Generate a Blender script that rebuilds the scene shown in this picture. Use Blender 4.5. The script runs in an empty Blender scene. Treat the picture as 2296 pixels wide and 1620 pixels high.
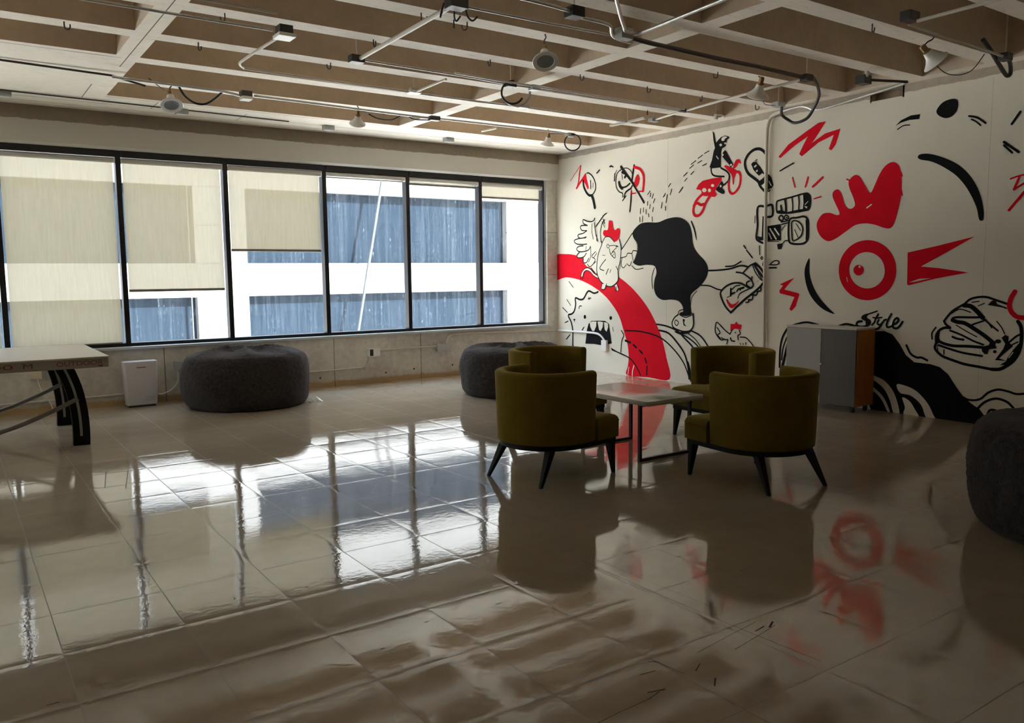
import bpy, bmesh, math, random
from mathutils import Vector, Matrix, noise as mnoise
from mathutils.geometry import tessellate_polygon

random.seed(7)
scene = bpy.context.scene
COL = scene.collection

# ---------------------------------------------------------------- camera
cam_d = bpy.data.cameras.new('camera')
cam = bpy.data.objects.new('camera', cam_d)
COL.objects.link(cam)
cam_d.sensor_fit = 'HORIZONTAL'
cam_d.sensor_width = 36.0
cam_d.lens = 1827.9 / 2296 * 36.0
cam_d.clip_start, cam_d.clip_end = 0.05, 300
_p, _y, _r = math.radians(6.095), math.radians(34.766), math.radians(-0.595)
_f = Vector((math.sin(_y) * math.cos(_p), math.cos(_y) * math.cos(_p), -math.sin(_p)))
_rt = Vector((math.cos(_y), -math.sin(_y), 0))
_up = _rt.cross(_f)
_r2 = math.cos(_r) * _rt + math.sin(_r) * _up
_u2 = -math.sin(_r) * _rt + math.cos(_r) * _up
cam.matrix_world = Matrix(((_r2.x, _u2.x, -_f.x, 0), (_r2.y, _u2.y, -_f.y, 0), (_r2.z, _u2.z, -_f.z, 1.5), (0, 0, 0, 1)))
scene.camera = cam

# ---------------------------------------------------------------- daylight
world = bpy.data.worlds.new('sky')
scene.world = world
world.use_nodes = True
wn = world.node_tree.nodes
wl = world.node_tree.links
for n in list(wn): wn.remove(n)
w_out = wn.new('ShaderNodeOutputWorld')
w_bg = wn.new('ShaderNodeBackground')
w_tc = wn.new('ShaderNodeTexCoord')
w_sep = wn.new('ShaderNodeSeparateXYZ')
w_rmp = wn.new('ShaderNodeValToRGB')           # bright hazy sky, paler toward the horizon
wl.new(w_tc.outputs['Generated'], w_sep.inputs[0])
wl.new(w_sep.outputs[2], w_rmp.inputs[0])
w_rmp.color_ramp.elements[0].color = (1.0, 0.965, 0.90, 1)
w_rmp.color_ramp.elements[1].color = (0.55, 0.74, 1.0, 1)
w_bg.inputs['Strength'].default_value = 7.0
wl.new(w_rmp.outputs[0], w_bg.inputs['Color'])
wl.new(w_bg.outputs[0], w_out.inputs['Surface'])

sun_d = bpy.data.lights.new('sun', 'SUN')
sun = bpy.data.objects.new('sun', sun_d)
COL.objects.link(sun)
sun_d.energy = 58.0
sun_d.angle = math.radians(0.6)
sun_d.color = (1.0, 0.965, 0.90)
sun.rotation_euler = Vector((0.35, -0.75, 0.72)).to_track_quat('Z', 'Y').to_euler()   # shines from behind this building onto the one opposite
sun.location = (0, -10, 30)

scene.view_settings.view_transform = 'Standard'
scene.view_settings.look = 'None'
scene.view_settings.exposure = 0.16
scene.view_settings.gamma = 1.0
scene.view_settings.use_curve_mapping = False
scene.cycles.use_denoising = True
scene.cycles.max_bounces = 12
scene.cycles.diffuse_bounces = 7
scene.cycles.glossy_bounces = 4
scene.cycles.transparent_max_bounces = 16
scene.cycles.sample_clamp_indirect = 12.0
scene.cycles.caustics_reflective = True
scene.cycles.blur_glossy = 0.3
scene.cycles.caustics_refractive = False

# ---------------------------------------------------------------- room measures (metres)
W = 8.2          # mural wall plane, x
Y0 = 10.5        # window wall plane, y
ZC = 3.387       # underside of the ceiling ribs
XL, YR = -8.0, -5.0

# ---------------------------------------------------------------- helpers
def build(name, bm, mats, parent=None, smooth=None, kind=None):
    me = bpy.data.meshes.new(name)
    bm.normal_update()
    bm.to_mesh(me)
    bm.free()
    for m in (mats if isinstance(mats, (list, tuple)) else [mats]):
        me.materials.append(m)
    if smooth is not None:
        if smooth >= 180:
            me.polygons.foreach_set('use_smooth', [True] * len(me.polygons))
        else:
            me.set_sharp_from_angle(angle=math.radians(smooth)) if hasattr(me, 'set_sharp_from_angle') else None
            me.polygons.foreach_set('use_smooth', [True] * len(me.polygons))
    o = bpy.data.objects.new(name, me)
    COL.objects.link(o)
    if parent is not None: o.parent = parent
    if kind: o['kind'] = kind
    return o

def tag(o, label, cat, group=None):
    o['label'] = label
    o['category'] = cat
    if group: o['group'] = group
    return o

def thing(name, label, cat, loc=(0, 0, 0), rotz=0.0, group=None):
    o = bpy.data.objects.new(name, None)
    o.empty_display_size = 0.1
    COL.objects.link(o)
    o.location = loc
    o.rotation_euler = (0, 0, rotz)
    return tag(o, label, cat, group)

def kids(o): return [c for c in COL.objects if c.parent == o]

def dup(root, label, loc, rotz=0.0, rot=None):
    r = root.copy(); COL.objects.link(r)
    r.location = loc
    r.rotation_euler = rot if rot else (0, 0, rotz)
    r['label'] = label
    for ch in kids(root):
        c = ch.copy(); COL.objects.link(c); c.parent = r
        for g in kids(ch):
            d = g.copy(); COL.objects.link(d); d.parent = c
    return r

def box(bm, x0, x1, y0, y1, z0, z1, bev=0.0, mi=0):
    vs = [bm.verts.new(v) for v in ((x0, y0, z0), (x1, y0, z0), (x1, y1, z0), (x0, y1, z0), (x0, y0, z1), (x1, y0, z1), (x1, y1, z1), (x0, y1, z1))]
    fs = [bm.faces.new([vs[i] for i in q]) for q in ((3, 2, 1, 0), (4, 5, 6, 7), (0, 1, 5, 4), (1, 2, 6, 5), (2, 3, 7, 6), (3, 0, 4, 7))]
    for f in fs: f.material_index = mi
    if bev > 0:
        es = list({e for f in fs for e in f.edges})
        r = bmesh.ops.bevel(bm, geom=es, offset=bev, segments=2, profile=0.6, affect='EDGES')
        for f in r['faces']: f.material_index = mi
    return fs

def tube(bm, pts, r, n=8, caps=True, mi=0, smooth_path=0):
    P = [Vector(p) for p in pts]
    if smooth_path: P = catmull(P, smooth_path)
    rr = r if isinstance(r, (list, tuple)) else [r] * len(P)
    t = (P[1] - P[0]).normalized()
    u = t.orthogonal().normalized()
    rings = []
    for i, p in enumerate(P):
        if i == 0: tt = (P[1] - P[0])
        elif i == len(P) - 1: tt = (P[-1] - P[-2])
        else: tt = (P[i + 1] - P[i]).normalized() + (P[i] - P[i - 1]).normalized()
        if tt.length < 1e-9: tt = t.copy()
        tt.normalize()
        q = t.rotation_difference(tt)
        u = (q @ u).normalized(); t = tt
        v = t.cross(u)
        rings.append([bm.verts.new(p + (u * math.cos(a) + v * math.sin(a)) * rr[i]) for a in [2 * math.pi * k / n for k in range(n)]])
    for a, b in zip(rings[:-1], rings[1:]):
        for k in range(n):
            f = bm.faces.new((a[k], a[(k + 1) % n], b[(k + 1) % n], b[k])); f.material_index = mi
    if caps:
        for rg in (rings[0][::-1], rings[-1]):
            f = bm.faces.new(rg); f.material_index = mi

def catmull(P, sub, closed=False):
    n = len(P)
    if n < 3: return list(P)
    out = []
    rng = range(n) if closed else range(n - 1)
    for i in rng:
        if closed: a, b, c, d = P[(i - 1) % n], P[i], P[(i + 1) % n], P[(i + 2) % n]
        else: a, b, c, d = P[max(i - 1, 0)], P[i], P[i + 1], P[min(i + 2, n - 1)]
        for k in range(sub):
            t = k / sub
            out.append(0.5 * ((2 * b) + (c - a) * t + (2 * a - 5 * b + 4 * c - d) * t * t + (3 * b - a - 3 * c + d) * t * t * t))
    if not closed: out.append(P[-1].copy())
    return out

def lathe(bm, prof, n=24, mi=0, M=None, wob=None):
    rings = []
    for (r, z) in prof:
        ring = []
        for k in range(n):
            a = 2 * math.pi * k / n
            v = Vector((r * math.cos(a), r * math.sin(a), z))
            if wob: v = wob(v)
            if M: v = M @ v
            ring.append(bm.verts.new(v))
        rings.append(ring)
    for a, b in zip(rings[:-1], rings[1:]):
        for k in range(n):
            f = bm.faces.new((a[k], a[(k + 1) % n], b[(k + 1) % n], b[k])); f.material_index = mi
    return rings

def prism(bm, pts, z0, z1, bev=0.0, mi=0, axis='Z'):
    def put(p, h):
        if axis == 'Z': return (p[0], p[1], h)
        if axis == 'Y': return (p[0], h, p[1])
        return (h, p[0], p[1])
    a = [bm.verts.new(put(p, z0)) for p in pts]
    b = [bm.verts.new(put(p, z1)) for p in pts]
    n = len(pts)
    fs = [bm.faces.new(a[::-1]), bm.faces.new(b)]
    for i in range(n): fs.append(bm.faces.new((a[i], a[(i + 1) % n], b[(i + 1) % n], b[i])))
    for f in fs: f.material_index = mi
    bmesh.ops.recalc_face_normals(bm, faces=fs)
    if bev:
        es = [e for e in fs[0].edges] + [e for e in fs[1].edges]
        bmesh.ops.bevel(bm, geom=es, offset=bev, segments=3, profile=0.5, affect='EDGES')

# ---------------------------------------------------------------- materials
def new_mat(name):
    m = bpy.data.materials.new(name); m.use_nodes = True
    nt = m.node_tree
    b = nt.nodes['Principled BSDF']
    return m, nt, b

def N(nt, t, **kw):
    n = nt.nodes.new(t)
    for k, v in kw.items(): setattr(n, k, v)
    return n

def L(nt, a, b): nt.links.new(a, b)

def tex_noise(nt, scale, detail=3, rough=0.55, vec=None, dim='3D'):
    n = N(nt, 'ShaderNodeTexNoise'); n.inputs['Scale'].default_value = scale; n.inputs['Detail'].default_value = detail; n.inputs['Roughness'].default_value = rough
    if vec is not None: L(nt, vec, n.inputs['Vector'])
    return n

def obj_coord(nt, scale=None):
    c = N(nt, 'ShaderNodeTexCoord')
    if scale is None: return c.outputs['Object']
    m = N(nt, 'ShaderNodeMapping'); m.inputs['Scale'].default_value = scale
    L(nt, c.outputs['Object'], m.inputs['Vector'])
    return m.outputs['Vector']

def mixc(nt, fac, a, b):
    m = N(nt, 'ShaderNodeMix', data_type='RGBA')
    if isinstance(fac, float): m.inputs[0].default_value = fac
    else: L(nt, fac, m.inputs[0])
    for v, s in ((a, m.inputs[6]), (b, m.inputs[7])):
        if isinstance(v, tuple): s.default_value = (*v, 1) if len(v) == 3 else v
        else: L(nt, v, s)
    return m.outputs[2]

def math_n(nt, op, a, b=None, c=None, clamp=False):
    m = N(nt, 'ShaderNodeMath', operation=op); m.use_clamp = clamp
    for i, v in enumerate((a, b, c)):
        if v is None: continue
        if isinstance(v, (int, float)): m.inputs[i].default_value = v
        else: L(nt, v, m.inputs[i])
    return m.outputs[0]

def ramp(nt, fac, lo, hi):
    m = N(nt, 'ShaderNodeMapRange'); m.inputs[1].default_value = lo; m.inputs[2].default_value = hi
    L(nt, fac, m.inputs[0])
    return m.outputs[0]

def mat(name, col, rough=0.5, metal=0.0, var=0.0, vscale=6.0, bump=0.0, bscale=40.0, sheen=0.0, spec=0.5, stretch=None):
    m, nt, b = new_mat(name)
    b.inputs['Base Color'].default_value = (*col, 1)
    b.inputs['Roughness'].default_value = rough
    b.inputs['Metallic'].default_value = metal
    b.inputs['Specular IOR Level'].default_value = spec
    if sheen:
        b.inputs['Sheen Weight'].default_value = sheen
        b.inputs['Sheen Roughness'].default_value = 0.35
        b.inputs['Sheen Tint'].default_value = (*[min(1, c * 2.2 + 0.05) for c in col], 1)
    v = obj_coord(nt, stretch)
    if var:
        n = tex_noise(nt, vscale, 4, 0.6, v)
        dark = tuple(c * (1 - var) for c in col); lite = tuple(min(1, c * (1 + var)) for c in col)
        L(nt, mixc(nt, ramp(nt, n.outputs[0], 0.3, 0.7), dark, lite), b.inputs['Base Color'])
    if bump:
        n2 = tex_noise(nt, bscale, 3, 0.6, v)
        bp = N(nt, 'ShaderNodeBump'); bp.inputs['Strength'].default_value = bump; bp.inputs['Distance'].default_value = 0.01
        L(nt, n2.outputs[0], bp.inputs['Height']); L(nt, bp.outputs[0], b.inputs['Normal'])
    return m

def concrete(name, col, var=0.18, grime=0.0, paint=None, stains=None):
    """cast concrete; boards = board-mark spacing, paint = (z, colour, above?) painted part with a ragged edge"""
    m, nt, b = new_mat(name)
    v = obj_coord(nt)
    n1 = tex_noise(nt, 1.3, 5, 0.6, v); n2 = tex_noise(nt, 14, 4, 0.6, v)
    mx = math_n(nt, 'ADD', math_n(nt, 'MULTIPLY', n1.outputs[0], 0.65), math_n(nt, 'MULTIPLY', n2.outputs[0], 0.35))
    c = mixc(nt, ramp(nt, mx, 0.35, 0.65), tuple(x * (1 - var) for x in col), tuple(min(1, x * (1 + var)) for x in col))
    if grime:    # broken dark marks and pits left by the formwork
        g = tex_noise(nt, 1.0, 6, 0.75, obj_coord(nt, (5, 26, 8)))
        c = mixc(nt, math_n(nt, 'MULTIPLY', ramp(nt, g.outputs[0], 0.58, 0.72), grime), c, tuple(x * 0.35 for x in col))
    sep = N(nt, 'ShaderNodeSeparateXYZ'); L(nt, v, sep.inputs[0])
    if stains:   # ochre dirt low on the wall, ragged upper edge
        e = math_n(nt, 'ADD', sep.outputs[2], math_n(nt, 'MULTIPLY', tex_noise(nt, 5, 5, 0.7, v).outputs[0], 0.12))
        c = mixc(nt, ramp(nt, e, 0.15, 0.12), c, stains)
    if paint:
        z, pc, above = paint
        e = math_n(nt, 'ADD', sep.outputs[2], math_n(nt, 'MULTIPLY', math_n(nt, 'SUBTRACT', tex_noise(nt, 7, 6, 0.7, v).outputs[0], 0.5), 0.05))
        pv = mixc(nt, ramp(nt, n1.outputs[0], 0.3, 0.7), tuple(x * 0.96 for x in pc), pc)
        c = mixc(nt, ramp(nt, e, z - 0.004, z + 0.004), *((c, pv) if above else (pv, c)))
    L(nt, c, b.inputs['Base Color'])
    b.inputs['Roughness'].default_value = 0.75
    bp = N(nt, 'ShaderNodeBump'); bp.inputs['Strength'].default_value = 0.15; bp.inputs['Distance'].default_value = 0.01
    L(nt, n2.outputs[0], bp.inputs['Height']); L(nt, bp.outputs[0], b.inputs['Normal'])
    return m

def floor_mat():
    m, nt, b = new_mat('polished_tile')
    v = obj_coord(nt)
    sep = N(nt, 'ShaderNodeSeparateXYZ'); L(nt, v, sep.inputs[0])
    S = 0.468
    u = math_n(nt, 'DIVIDE', math_n(nt, 'SUBTRACT', sep.outputs[0], 0.298), S)
    w = math_n(nt, 'DIVIDE', math_n(nt, 'SUBTRACT', sep.outputs[1], 1.742), S)
    fu, fw = math_n(nt, 'FRACT', u), math_n(nt, 'FRACT', w)
    cell = N(nt, 'ShaderNodeCombineXYZ'); L(nt, math_n(nt, 'FLOOR', u), cell.inputs[0]); L(nt, math_n(nt, 'FLOOR', w), cell.inputs[1])
    wn_ = N(nt, 'ShaderNodeTexWhiteNoise', noise_dimensions='3D'); L(nt, cell.outputs[0], wn_.inputs['Vector'])
    rnd = N(nt, 'ShaderNodeSeparateColor'); L(nt, wn_.outputs['Color'], rnd.inputs[0])
    # distance to the nearest joint, in tiles
    du = math_n(nt, 'MINIMUM', fu, math_n(nt, 'SUBTRACT', 1.0, fu))
    dw = math_n(nt, 'MINIMUM', fw, math_n(nt, 'SUBTRACT', 1.0, fw))
    d = math_n(nt, 'MINIMUM', du, dw)
    joint = ramp(nt, d, 0.0058, 0.0034)
    # colour: worn beige tile with cloudy dirt
    n1 = tex_noise(nt, 1.1, 4, 0.6, v); n2 = tex_noise(nt, 9, 5, 0.65, v)
    cl = mixc(nt, ramp(nt, n1.outputs[0], 0.3, 0.7), (0.37, 0.305, 0.215), (0.47, 0.40, 0.30))
    cl = mixc(nt, math_n(nt, 'MULTIPLY', ramp(nt, n2.outputs[0], 0.45, 0.75), 0.25), cl, (0.28, 0.235, 0.18))
    cl = mixc(nt, math_n(nt, 'MULTIPLY', rnd.outputs[0], 0.18), cl, (0.5, 0.44, 0.36))
    cl = mixc(nt, math_n(nt, 'MULTIPLY', joint, 0.85), cl, (0.12, 0.095, 0.07))
    L(nt, cl, b.inputs['Base Color'])
    b.inputs['IOR'].default_value = 2.0
    n3 = tex_noise(nt, 3.0, 4, 0.6, v)
    r = math_n(nt, 'ADD', 0.02, math_n(nt, 'MULTIPLY', ramp(nt, n3.outputs[0], 0.45, 0.8), 0.09))
    r = math_n(nt, 'ADD', r, math_n(nt, 'MULTIPLY', joint, 0.4))
    L(nt, r, b.inputs['Roughness'])
    # relief: each slab lies at its own slight tilt, edges dip, fine ripple of old wax
    tilt = math_n(nt, 'ADD', math_n(nt, 'MULTIPLY', math_n(nt, 'SUBTRACT', rnd.outputs[0], 0.5), math_n(nt, 'SUBTRACT', fu, 0.5)),
                  math_n(nt, 'MULTIPLY', math_n(nt, 'SUBTRACT', rnd.outputs[1], 0.5), math_n(nt, 'SUBTRACT', fw, 0.5)))
    h = math_n(nt, 'MULTIPLY', tilt, 0.0034)
    edge = math_n(nt, 'POWER', math_n(nt, 'SUBTRACT', 1.0, ramp(nt, d, 0.0, 0.10)), 2.0)
    h = math_n(nt, 'SUBTRACT', h, math_n(nt, 'MULTIPLY', edge, 0.00028))
    wave = tex_noise(nt, 2.2, 2, 0.5, v)
    h = math_n(nt, 'ADD', h, math_n(nt, 'MULTIPLY', wave.outputs[0], 0.0013))
    wax = tex_noise(nt, 30, 3, 0.6, v)
    h = math_n(nt, 'ADD', h, math_n(nt, 'MULTIPLY', wax.outputs[0], 0.0003))
    bp = N(nt, 'ShaderNodeBump'); bp.inputs['Strength'].default_value = 1.0; bp.inputs['Distance'].default_value = 1.0
    L(nt, h, bp.inputs['Height']); L(nt, bp.outputs[0], b.inputs['Normal'])
    return m

def glass_mat(name, dirt):
    """clear pane with streaks of dried dirt that scatter the daylight"""
    m, nt, b = new_mat(name)
    out = nt.nodes['Material Output']
    nt.nodes.remove(b)
    tr = N(nt, 'ShaderNodeBsdfTransparent'); tr.inputs[0].default_value = (0.93, 0.97, 1.0, 1)
    di = N(nt, 'ShaderNodeBsdfTranslucent'); di.inputs[0].default_value = (0.75, 0.87, 1.0, 1)
    gl = N(nt, 'ShaderNodeBsdfGlossy'); gl.inputs['Roughness'].default_value = 0.02
    v = obj_coord(nt, (22, 1, 0.6)); v2 = obj_coord(nt, (42, 1, 2.2)); v3 = obj_coord(nt, (30, 1, 22))
    st = ramp(nt, tex_noise(nt, 1.0, 5, 0.7, v).outputs[0], 0.45, 0.85)
    fi = ramp(nt, tex_noise(nt, 1.0, 4, 0.7, v2).outputs[0], 0.52, 0.72)
    sp = ramp(nt, tex_noise(nt, 1.0, 3, 0.7, v3).outputs[0], 0.5, 0.75)
    s = math_n(nt, 'ADD', math_n(nt, 'MULTIPLY', st, 0.5), math_n(nt, 'MULTIPLY', math_n(nt, 'MULTIPLY', fi, sp), 1.6))
    s = math_n(nt, 'MULTIPLY', math_n(nt, 'ADD', s, 0.03), dirt, clamp=True)
    mx = N(nt, 'ShaderNodeMixShader'); L(nt, s, mx.inputs[0]); L(nt, tr.outputs[0], mx.inputs[1]); L(nt, di.outputs[0], mx.inputs[2])
    lw = N(nt, 'ShaderNodeFresnel'); lw.inputs[0].default_value = 1.3
    mx2 = N(nt, 'ShaderNodeMixShader'); L(nt, math_n(nt, 'MULTIPLY', lw.outputs[0], 0.6), mx2.inputs[0]); L(nt, mx.outputs[0], mx2.inputs[1]); L(nt, gl.outputs[0], mx2.inputs[2])
    L(nt, mx2.outputs[0], out.inputs['Surface'])
    return m

def blind_mat():
    """woven sunscreen fabric: part open, part translucent"""
    m, nt, b = new_mat('sunscreen_fabric')
    out = nt.nodes['Material Output']
    nt.nodes.remove(b)
    v = obj_coord(nt, (40, 1, 3))
    n = tex_noise(nt, 1.0, 4, 0.7, v)
    c = mixc(nt, ramp(nt, n.outputs[0], 0.3, 0.7), (0.168, 0.143, 0.094), (0.198, 0.17, 0.113))
    tr = N(nt, 'ShaderNodeBsdfTransparent'); tr.inputs[0].default_value = (1, 0.97, 0.92, 1)
    tl = N(nt, 'ShaderNodeBsdfTranslucent'); L(nt, c, tl.inputs[0])
    df = N(nt, 'ShaderNodeBsdfDiffuse'); L(nt, c, df.inputs[0])
    a = N(nt, 'ShaderNodeMixShader'); a.inputs[0].default_value = 0.35; L(nt, tl.outputs[0], a.inputs[1]); L(nt, df.outputs[0], a.inputs[2])
    o = N(nt, 'ShaderNodeMixShader'); o.inputs[0].default_value = 0.11; L(nt, a.outputs[0], o.inputs[1]); L(nt, tr.outputs[0], o.inputs[2])
    L(nt, o.outputs[0], out.inputs['Surface'])
    return m

M = {}
M['floor'] = floor_mat()
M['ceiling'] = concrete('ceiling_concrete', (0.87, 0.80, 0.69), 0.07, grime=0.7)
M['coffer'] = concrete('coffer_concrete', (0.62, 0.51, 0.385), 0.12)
M['lintel'] = concrete('lintel_concrete', (0.30, 0.25, 0.185), 0.15, paint=(3.235, (0.66, 0.64, 0.58), False))
M['sillwall'] = concrete('wall_concrete', (0.57, 0.55, 0.495), 0.28, grime=0.4, stains=(0.46, 0.33, 0.17))
M['mural'] = concrete('mural_wall', (0.42, 0.36, 0.29), 0.2, paint=(3.305, (0.78, 0.735, 0.625), False))
M['backwall'] = mat('rear_wall', (0.84, 0.78, 0.66), 0.8, var=0.1)
M['raw'] = concrete('raw_block', (0.36, 0.28, 0.21), 0.3)
M['black'] = mat('black_paint', (0.006, 0.006, 0.007), 0.75, spec=0.12)
M['red'] = mat('red_paint', (0.72, 0.003, 0.018), 0.75, spec=0.1, var=0.06, vscale=5)
M['cream'] = mat('cream_paint', (0.78, 0.735, 0.625), 0.75)
M['frame'] = mat('black_aluminium', (0.012, 0.013, 0.016), 0.35, metal=0.3)
M['sill'] = mat('painted_sill', (0.55, 0.58, 0.58), 0.35)
M['glass'] = glass_mat('dusty_glass', 0.15)
M['blind'] = blind_mat()
M['blindtube'] = mat('blind_tube', (0.60, 0.585, 0.54), 0.5)
M['blindbar'] = mat('blind_bar', (0.22, 0.19, 0.15), 0.5)
M['bracket'] = mat('white_bracket', (0.75, 0.75, 0.72), 0.4)
M['velvet'] = mat('mustard_velvet', (0.15, 0.108, 0.010), 0.8, var=0.12, vscale=8, bump=0.12, bscale=220, sheen=0.8, spec=0.12)
M['darkwood'] = mat('black_stained_wood', (0.006, 0.0055, 0.006), 0.5, spec=0.2)
M['fur'] = mat('grey_fleece', (0.05, 0.044, 0.044), 0.95, var=0.35, vscale=30, bump=0.9, bscale=110, sheen=0.9, spec=0.1)
M['white_lam'] = mat('white_laminate', (0.60, 0.57, 0.50), 0.17, spec=0.6)
M['lam_edge'] = mat('laminate_edge', (0.40, 0.37, 0.31), 0.4)
M['blacksteel'] = mat('black_steel', (0.010, 0.010, 0.011), 0.35, metal=0.2)
M['steel'] = mat('galvanised_steel', (0.62, 0.62, 0.60), 0.38, metal=0.85, var=0.1, vscale=20)
M['paintpipe'] = mat('painted_conduit', (0.62, 0.58, 0.50), 0.45)
M['bulbwhite'] = mat('white_enamel', (0.80, 0.80, 0.78), 0.3)
M['brass'] = mat('brass_socket', (0.30, 0.19, 0.08), 0.4, metal=0.6)
M['lens'] = mat('lamp_lens', (0.32, 0.35, 0.37), 0.15)
M['cable'] = mat('black_cable', (0.02, 0.02, 0.02), 0.5)
M['wire'] = mat('rusty_wire', (0.07, 0.055, 0.045), 0.6)
M['boxdark'] = mat('dark_box', (0.03, 0.028, 0.026), 0.5)
M['boxgrey'] = mat('grey_box', (0.42, 0.45, 0.44), 0.45)
M['boxwhite'] = mat('white_box', (0.85, 0.85, 0.83), 0.4)
M['cab_light'] = mat('light_grey_laminate', (0.34, 0.325, 0.30), 0.45, spec=0.3)
M['cab_dark'] = mat('dark_grey_laminate', (0.095, 0.082, 0.072), 0.45, spec=0.3)
M['cab_top'] = mat('cabinet_top', (0.56, 0.54, 0.48), 0.35)
M['orange_wood'] = mat('orange_wood', (0.40, 0.135, 0.018), 0.4, var=0.15, vscale=5, stretch=(9, 9, 1))
M['pp_top'] = mat('table_board', (0.50, 0.455, 0.40), 0.35)
M['pp_apron'] = mat('table_apron', (0.28, 0.255, 0.21), 0.5)
M['pp_leg'] = mat('black_plastic', (0.005, 0.005, 0.006), 0.55, spec=0.15)
M['pp_strip'] = mat('silver_strip', (0.30, 0.30, 0.29), 0.4, metal=0.5)
M['pp_text'] = mat('maroon_print', (0.16, 0.03, 0.035), 0.5)
M['pp_bar'] = mat('grey_bar', (0.20, 0.195, 0.175), 0.45, metal=0.2)
M['purifier'] = mat('white_plastic', (0.62, 0.61, 0.66), 0.35)
M['plug'] = mat('cream_plastic', (0.70, 0.64, 0.47), 0.4)
M['facade'] = mat('white_facade', (0.095, 0.098, 0.10), 0.7, var=0.03)
M['facglass'] = mat('tinted_facade_glass', (0.0068, 0.0112, 0.0172), 0.08, spec=0.06)
M['facjoint'] = mat('facade_joint', (0.062, 0.064, 0.066), 0.7)
M['pale_pipe'] = mat('pale_pipe', (0.017, 0.020, 0.022), 0.6)
M['street'] = mat('pale_bounce_surface', (0.80, 0.77, 0.71), 0.9, var=0.1)  # pale surface of the added slab that throws daylight up through the windows
M['redlabel'] = mat('red_print', (0.35, 0.05, 0.05), 0.5)
M['seam'] = mat('dark_joint', (0.10, 0.085, 0.07), 0.8)  # plain dark colour of the concrete joint lines
M['scuff'] = mat('scuff', (0.07, 0.055, 0.04), 0.7)

# ---------------------------------------------------------------- floor, ceiling, walls
bm = bmesh.new(); box(bm, XL, W + 0.15, YR, Y0 + 0.25, -0.2, 0.0)
floor = build('floor', bm, M['floor'], kind='structure')

def scuff(pts, w):
    bm = bmesh.new()
    P = [Vector((p[0], p[1], 0.0006)) for p in pts]
    for a, b in zip(P[:-1], P[1:]):
        t = (b - a).normalized(); n = Vector((-t.y, t.x, 0)) * w * 0.55
        q = [bm.verts.new(v) for v in (a - n * random.uniform(.5, 1), b - n * random.uniform(.4, 1), b + n * random.uniform(.4, 1), a + n * random.uniform(.5, 1))]
        bm.faces.new(q)
    build('scuff_mark', bm, M['scuff'], floor)
for pts, w in [([(1.55, 1.97), (1.68, 1.97), (1.80, 1.98), (1.95, 1.985), (2.02, 2.0)], 0.005), ([(1.98, 2.02), (2.05, 2.0)], 0.009),
               ([(2.24, 2.03), (2.30, 2.06)], 0.006), ([(2.05, 2.13), (2.12, 2.12)], 0.007), ([(2.21, 1.91), (2.26, 1.95)], 0.008), ([(2.15, 2.19), (2.18, 2.16)], 0.006),
               ([(2.36, 2.13), (2.6, 2.16), (2.78, 2.18)], 0.003), ([(2.50, 2.06), (2.7, 2.09), (2.82, 2.11)], 0.003), ([(2.78, 2.11), (2.84, 2.14)], 0.012), ([(2.70, 2.12), (2.77, 2.13)], 0.008),
               ([(2.17, 2.20), (2.19, 2.04)], 0.003), ([(2.66, 3.2), (2.66, 2.7), (2.67, 2.2), (2.69, 1.8)], 0.0028), ([(2.73, 3.3), (2.74, 2.7), (2.75, 2.3)], 0.0022), ([(3.2, 2.62), (3.3, 2.62)], 0.004), ([(1.1, 6.9), (0.98, 6.3)], 0.006), ([(0.95, 6.95), (0.86, 6.4)], 0.006),
               ([(0.2, 3.2), (0.24, 3.2)], 0.008), ([(1.02, 3.77), (1.03, 3.79)], 0.008), ([(1.98, 3.0), (2.01, 3.0)], 0.008), ([(1.62, 3.02), (1.64, 3.02)], 0.007), ([(3.1, 2.95), (3.13, 2.95)], 0.008), ([(1.35, 2.9), (1.37, 2.9)], 0.008)]:
    scuff(pts, w)

# ceiling: one-way ribs between cross beams, cast as one slab
def merge(iv):
    iv = sorted(iv); out = [list(iv[0])]
    for a, b in iv[1:]:
        if a <= out[-1][1] + 1e-6: out[-1][1] = max(b, out[-1][1])
        else: out.append([a, b])
    return out
beams_x = [(XL, XL + 0.15), (-5.75, -5.56), (-2.2, -2.02), (1.345, 1.53), (4.89, 5.075), (8.03, W)]
rib_y = [8.74, 7.87, 7.05, 6.17, 5.385, 4.555, 3.78, 2.97, 2.15, 1.33, 0.51, -0.31, -1.13, -1.95, -2.77, -3.59, -4.41]
ribs = [(c - 0.095, c + 0.095) for c in rib_y] + [(9.51, Y0 + 0.25), (YR, YR + 0.1)]
xs = sorted({v for b in beams_x for v in b} | {XL, W})
ys = sorted({v for b in ribs for v in b} | {7.775})
def solid(x, y):
    return any(a <= x <= b for a, b in beams_x) or any(a <= y <= b for a, b in ribs) or (x < 1.5 and y > 7.775)
ZT = 3.86
bm = bmesh.new()
def quad(bm, pts, mi):
    f = bm.faces.new([bm.verts.new(p) for p in pts]); f.material_index = mi
grid = {}
for i in range(len(xs) - 1):
    for j in range(len(ys) - 1):
        grid[i, j] = solid((xs[i] + xs[i + 1]) / 2, (ys[j] + ys[j + 1]) / 2)
for (i, j), s_ in grid.items():
    x0, x1, y0, y1 = xs[i], xs[i + 1], ys[j], ys[j + 1]
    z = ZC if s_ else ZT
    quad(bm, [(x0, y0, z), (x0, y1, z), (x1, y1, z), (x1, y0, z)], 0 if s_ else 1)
    if not s_:
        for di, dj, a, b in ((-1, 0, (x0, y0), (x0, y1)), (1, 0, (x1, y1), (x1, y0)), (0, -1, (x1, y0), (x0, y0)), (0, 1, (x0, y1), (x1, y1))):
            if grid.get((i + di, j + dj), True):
                quad(bm, [(*a, ZC), (*b, ZC), (*b, ZT), (*a, ZT)], 1)
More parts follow.
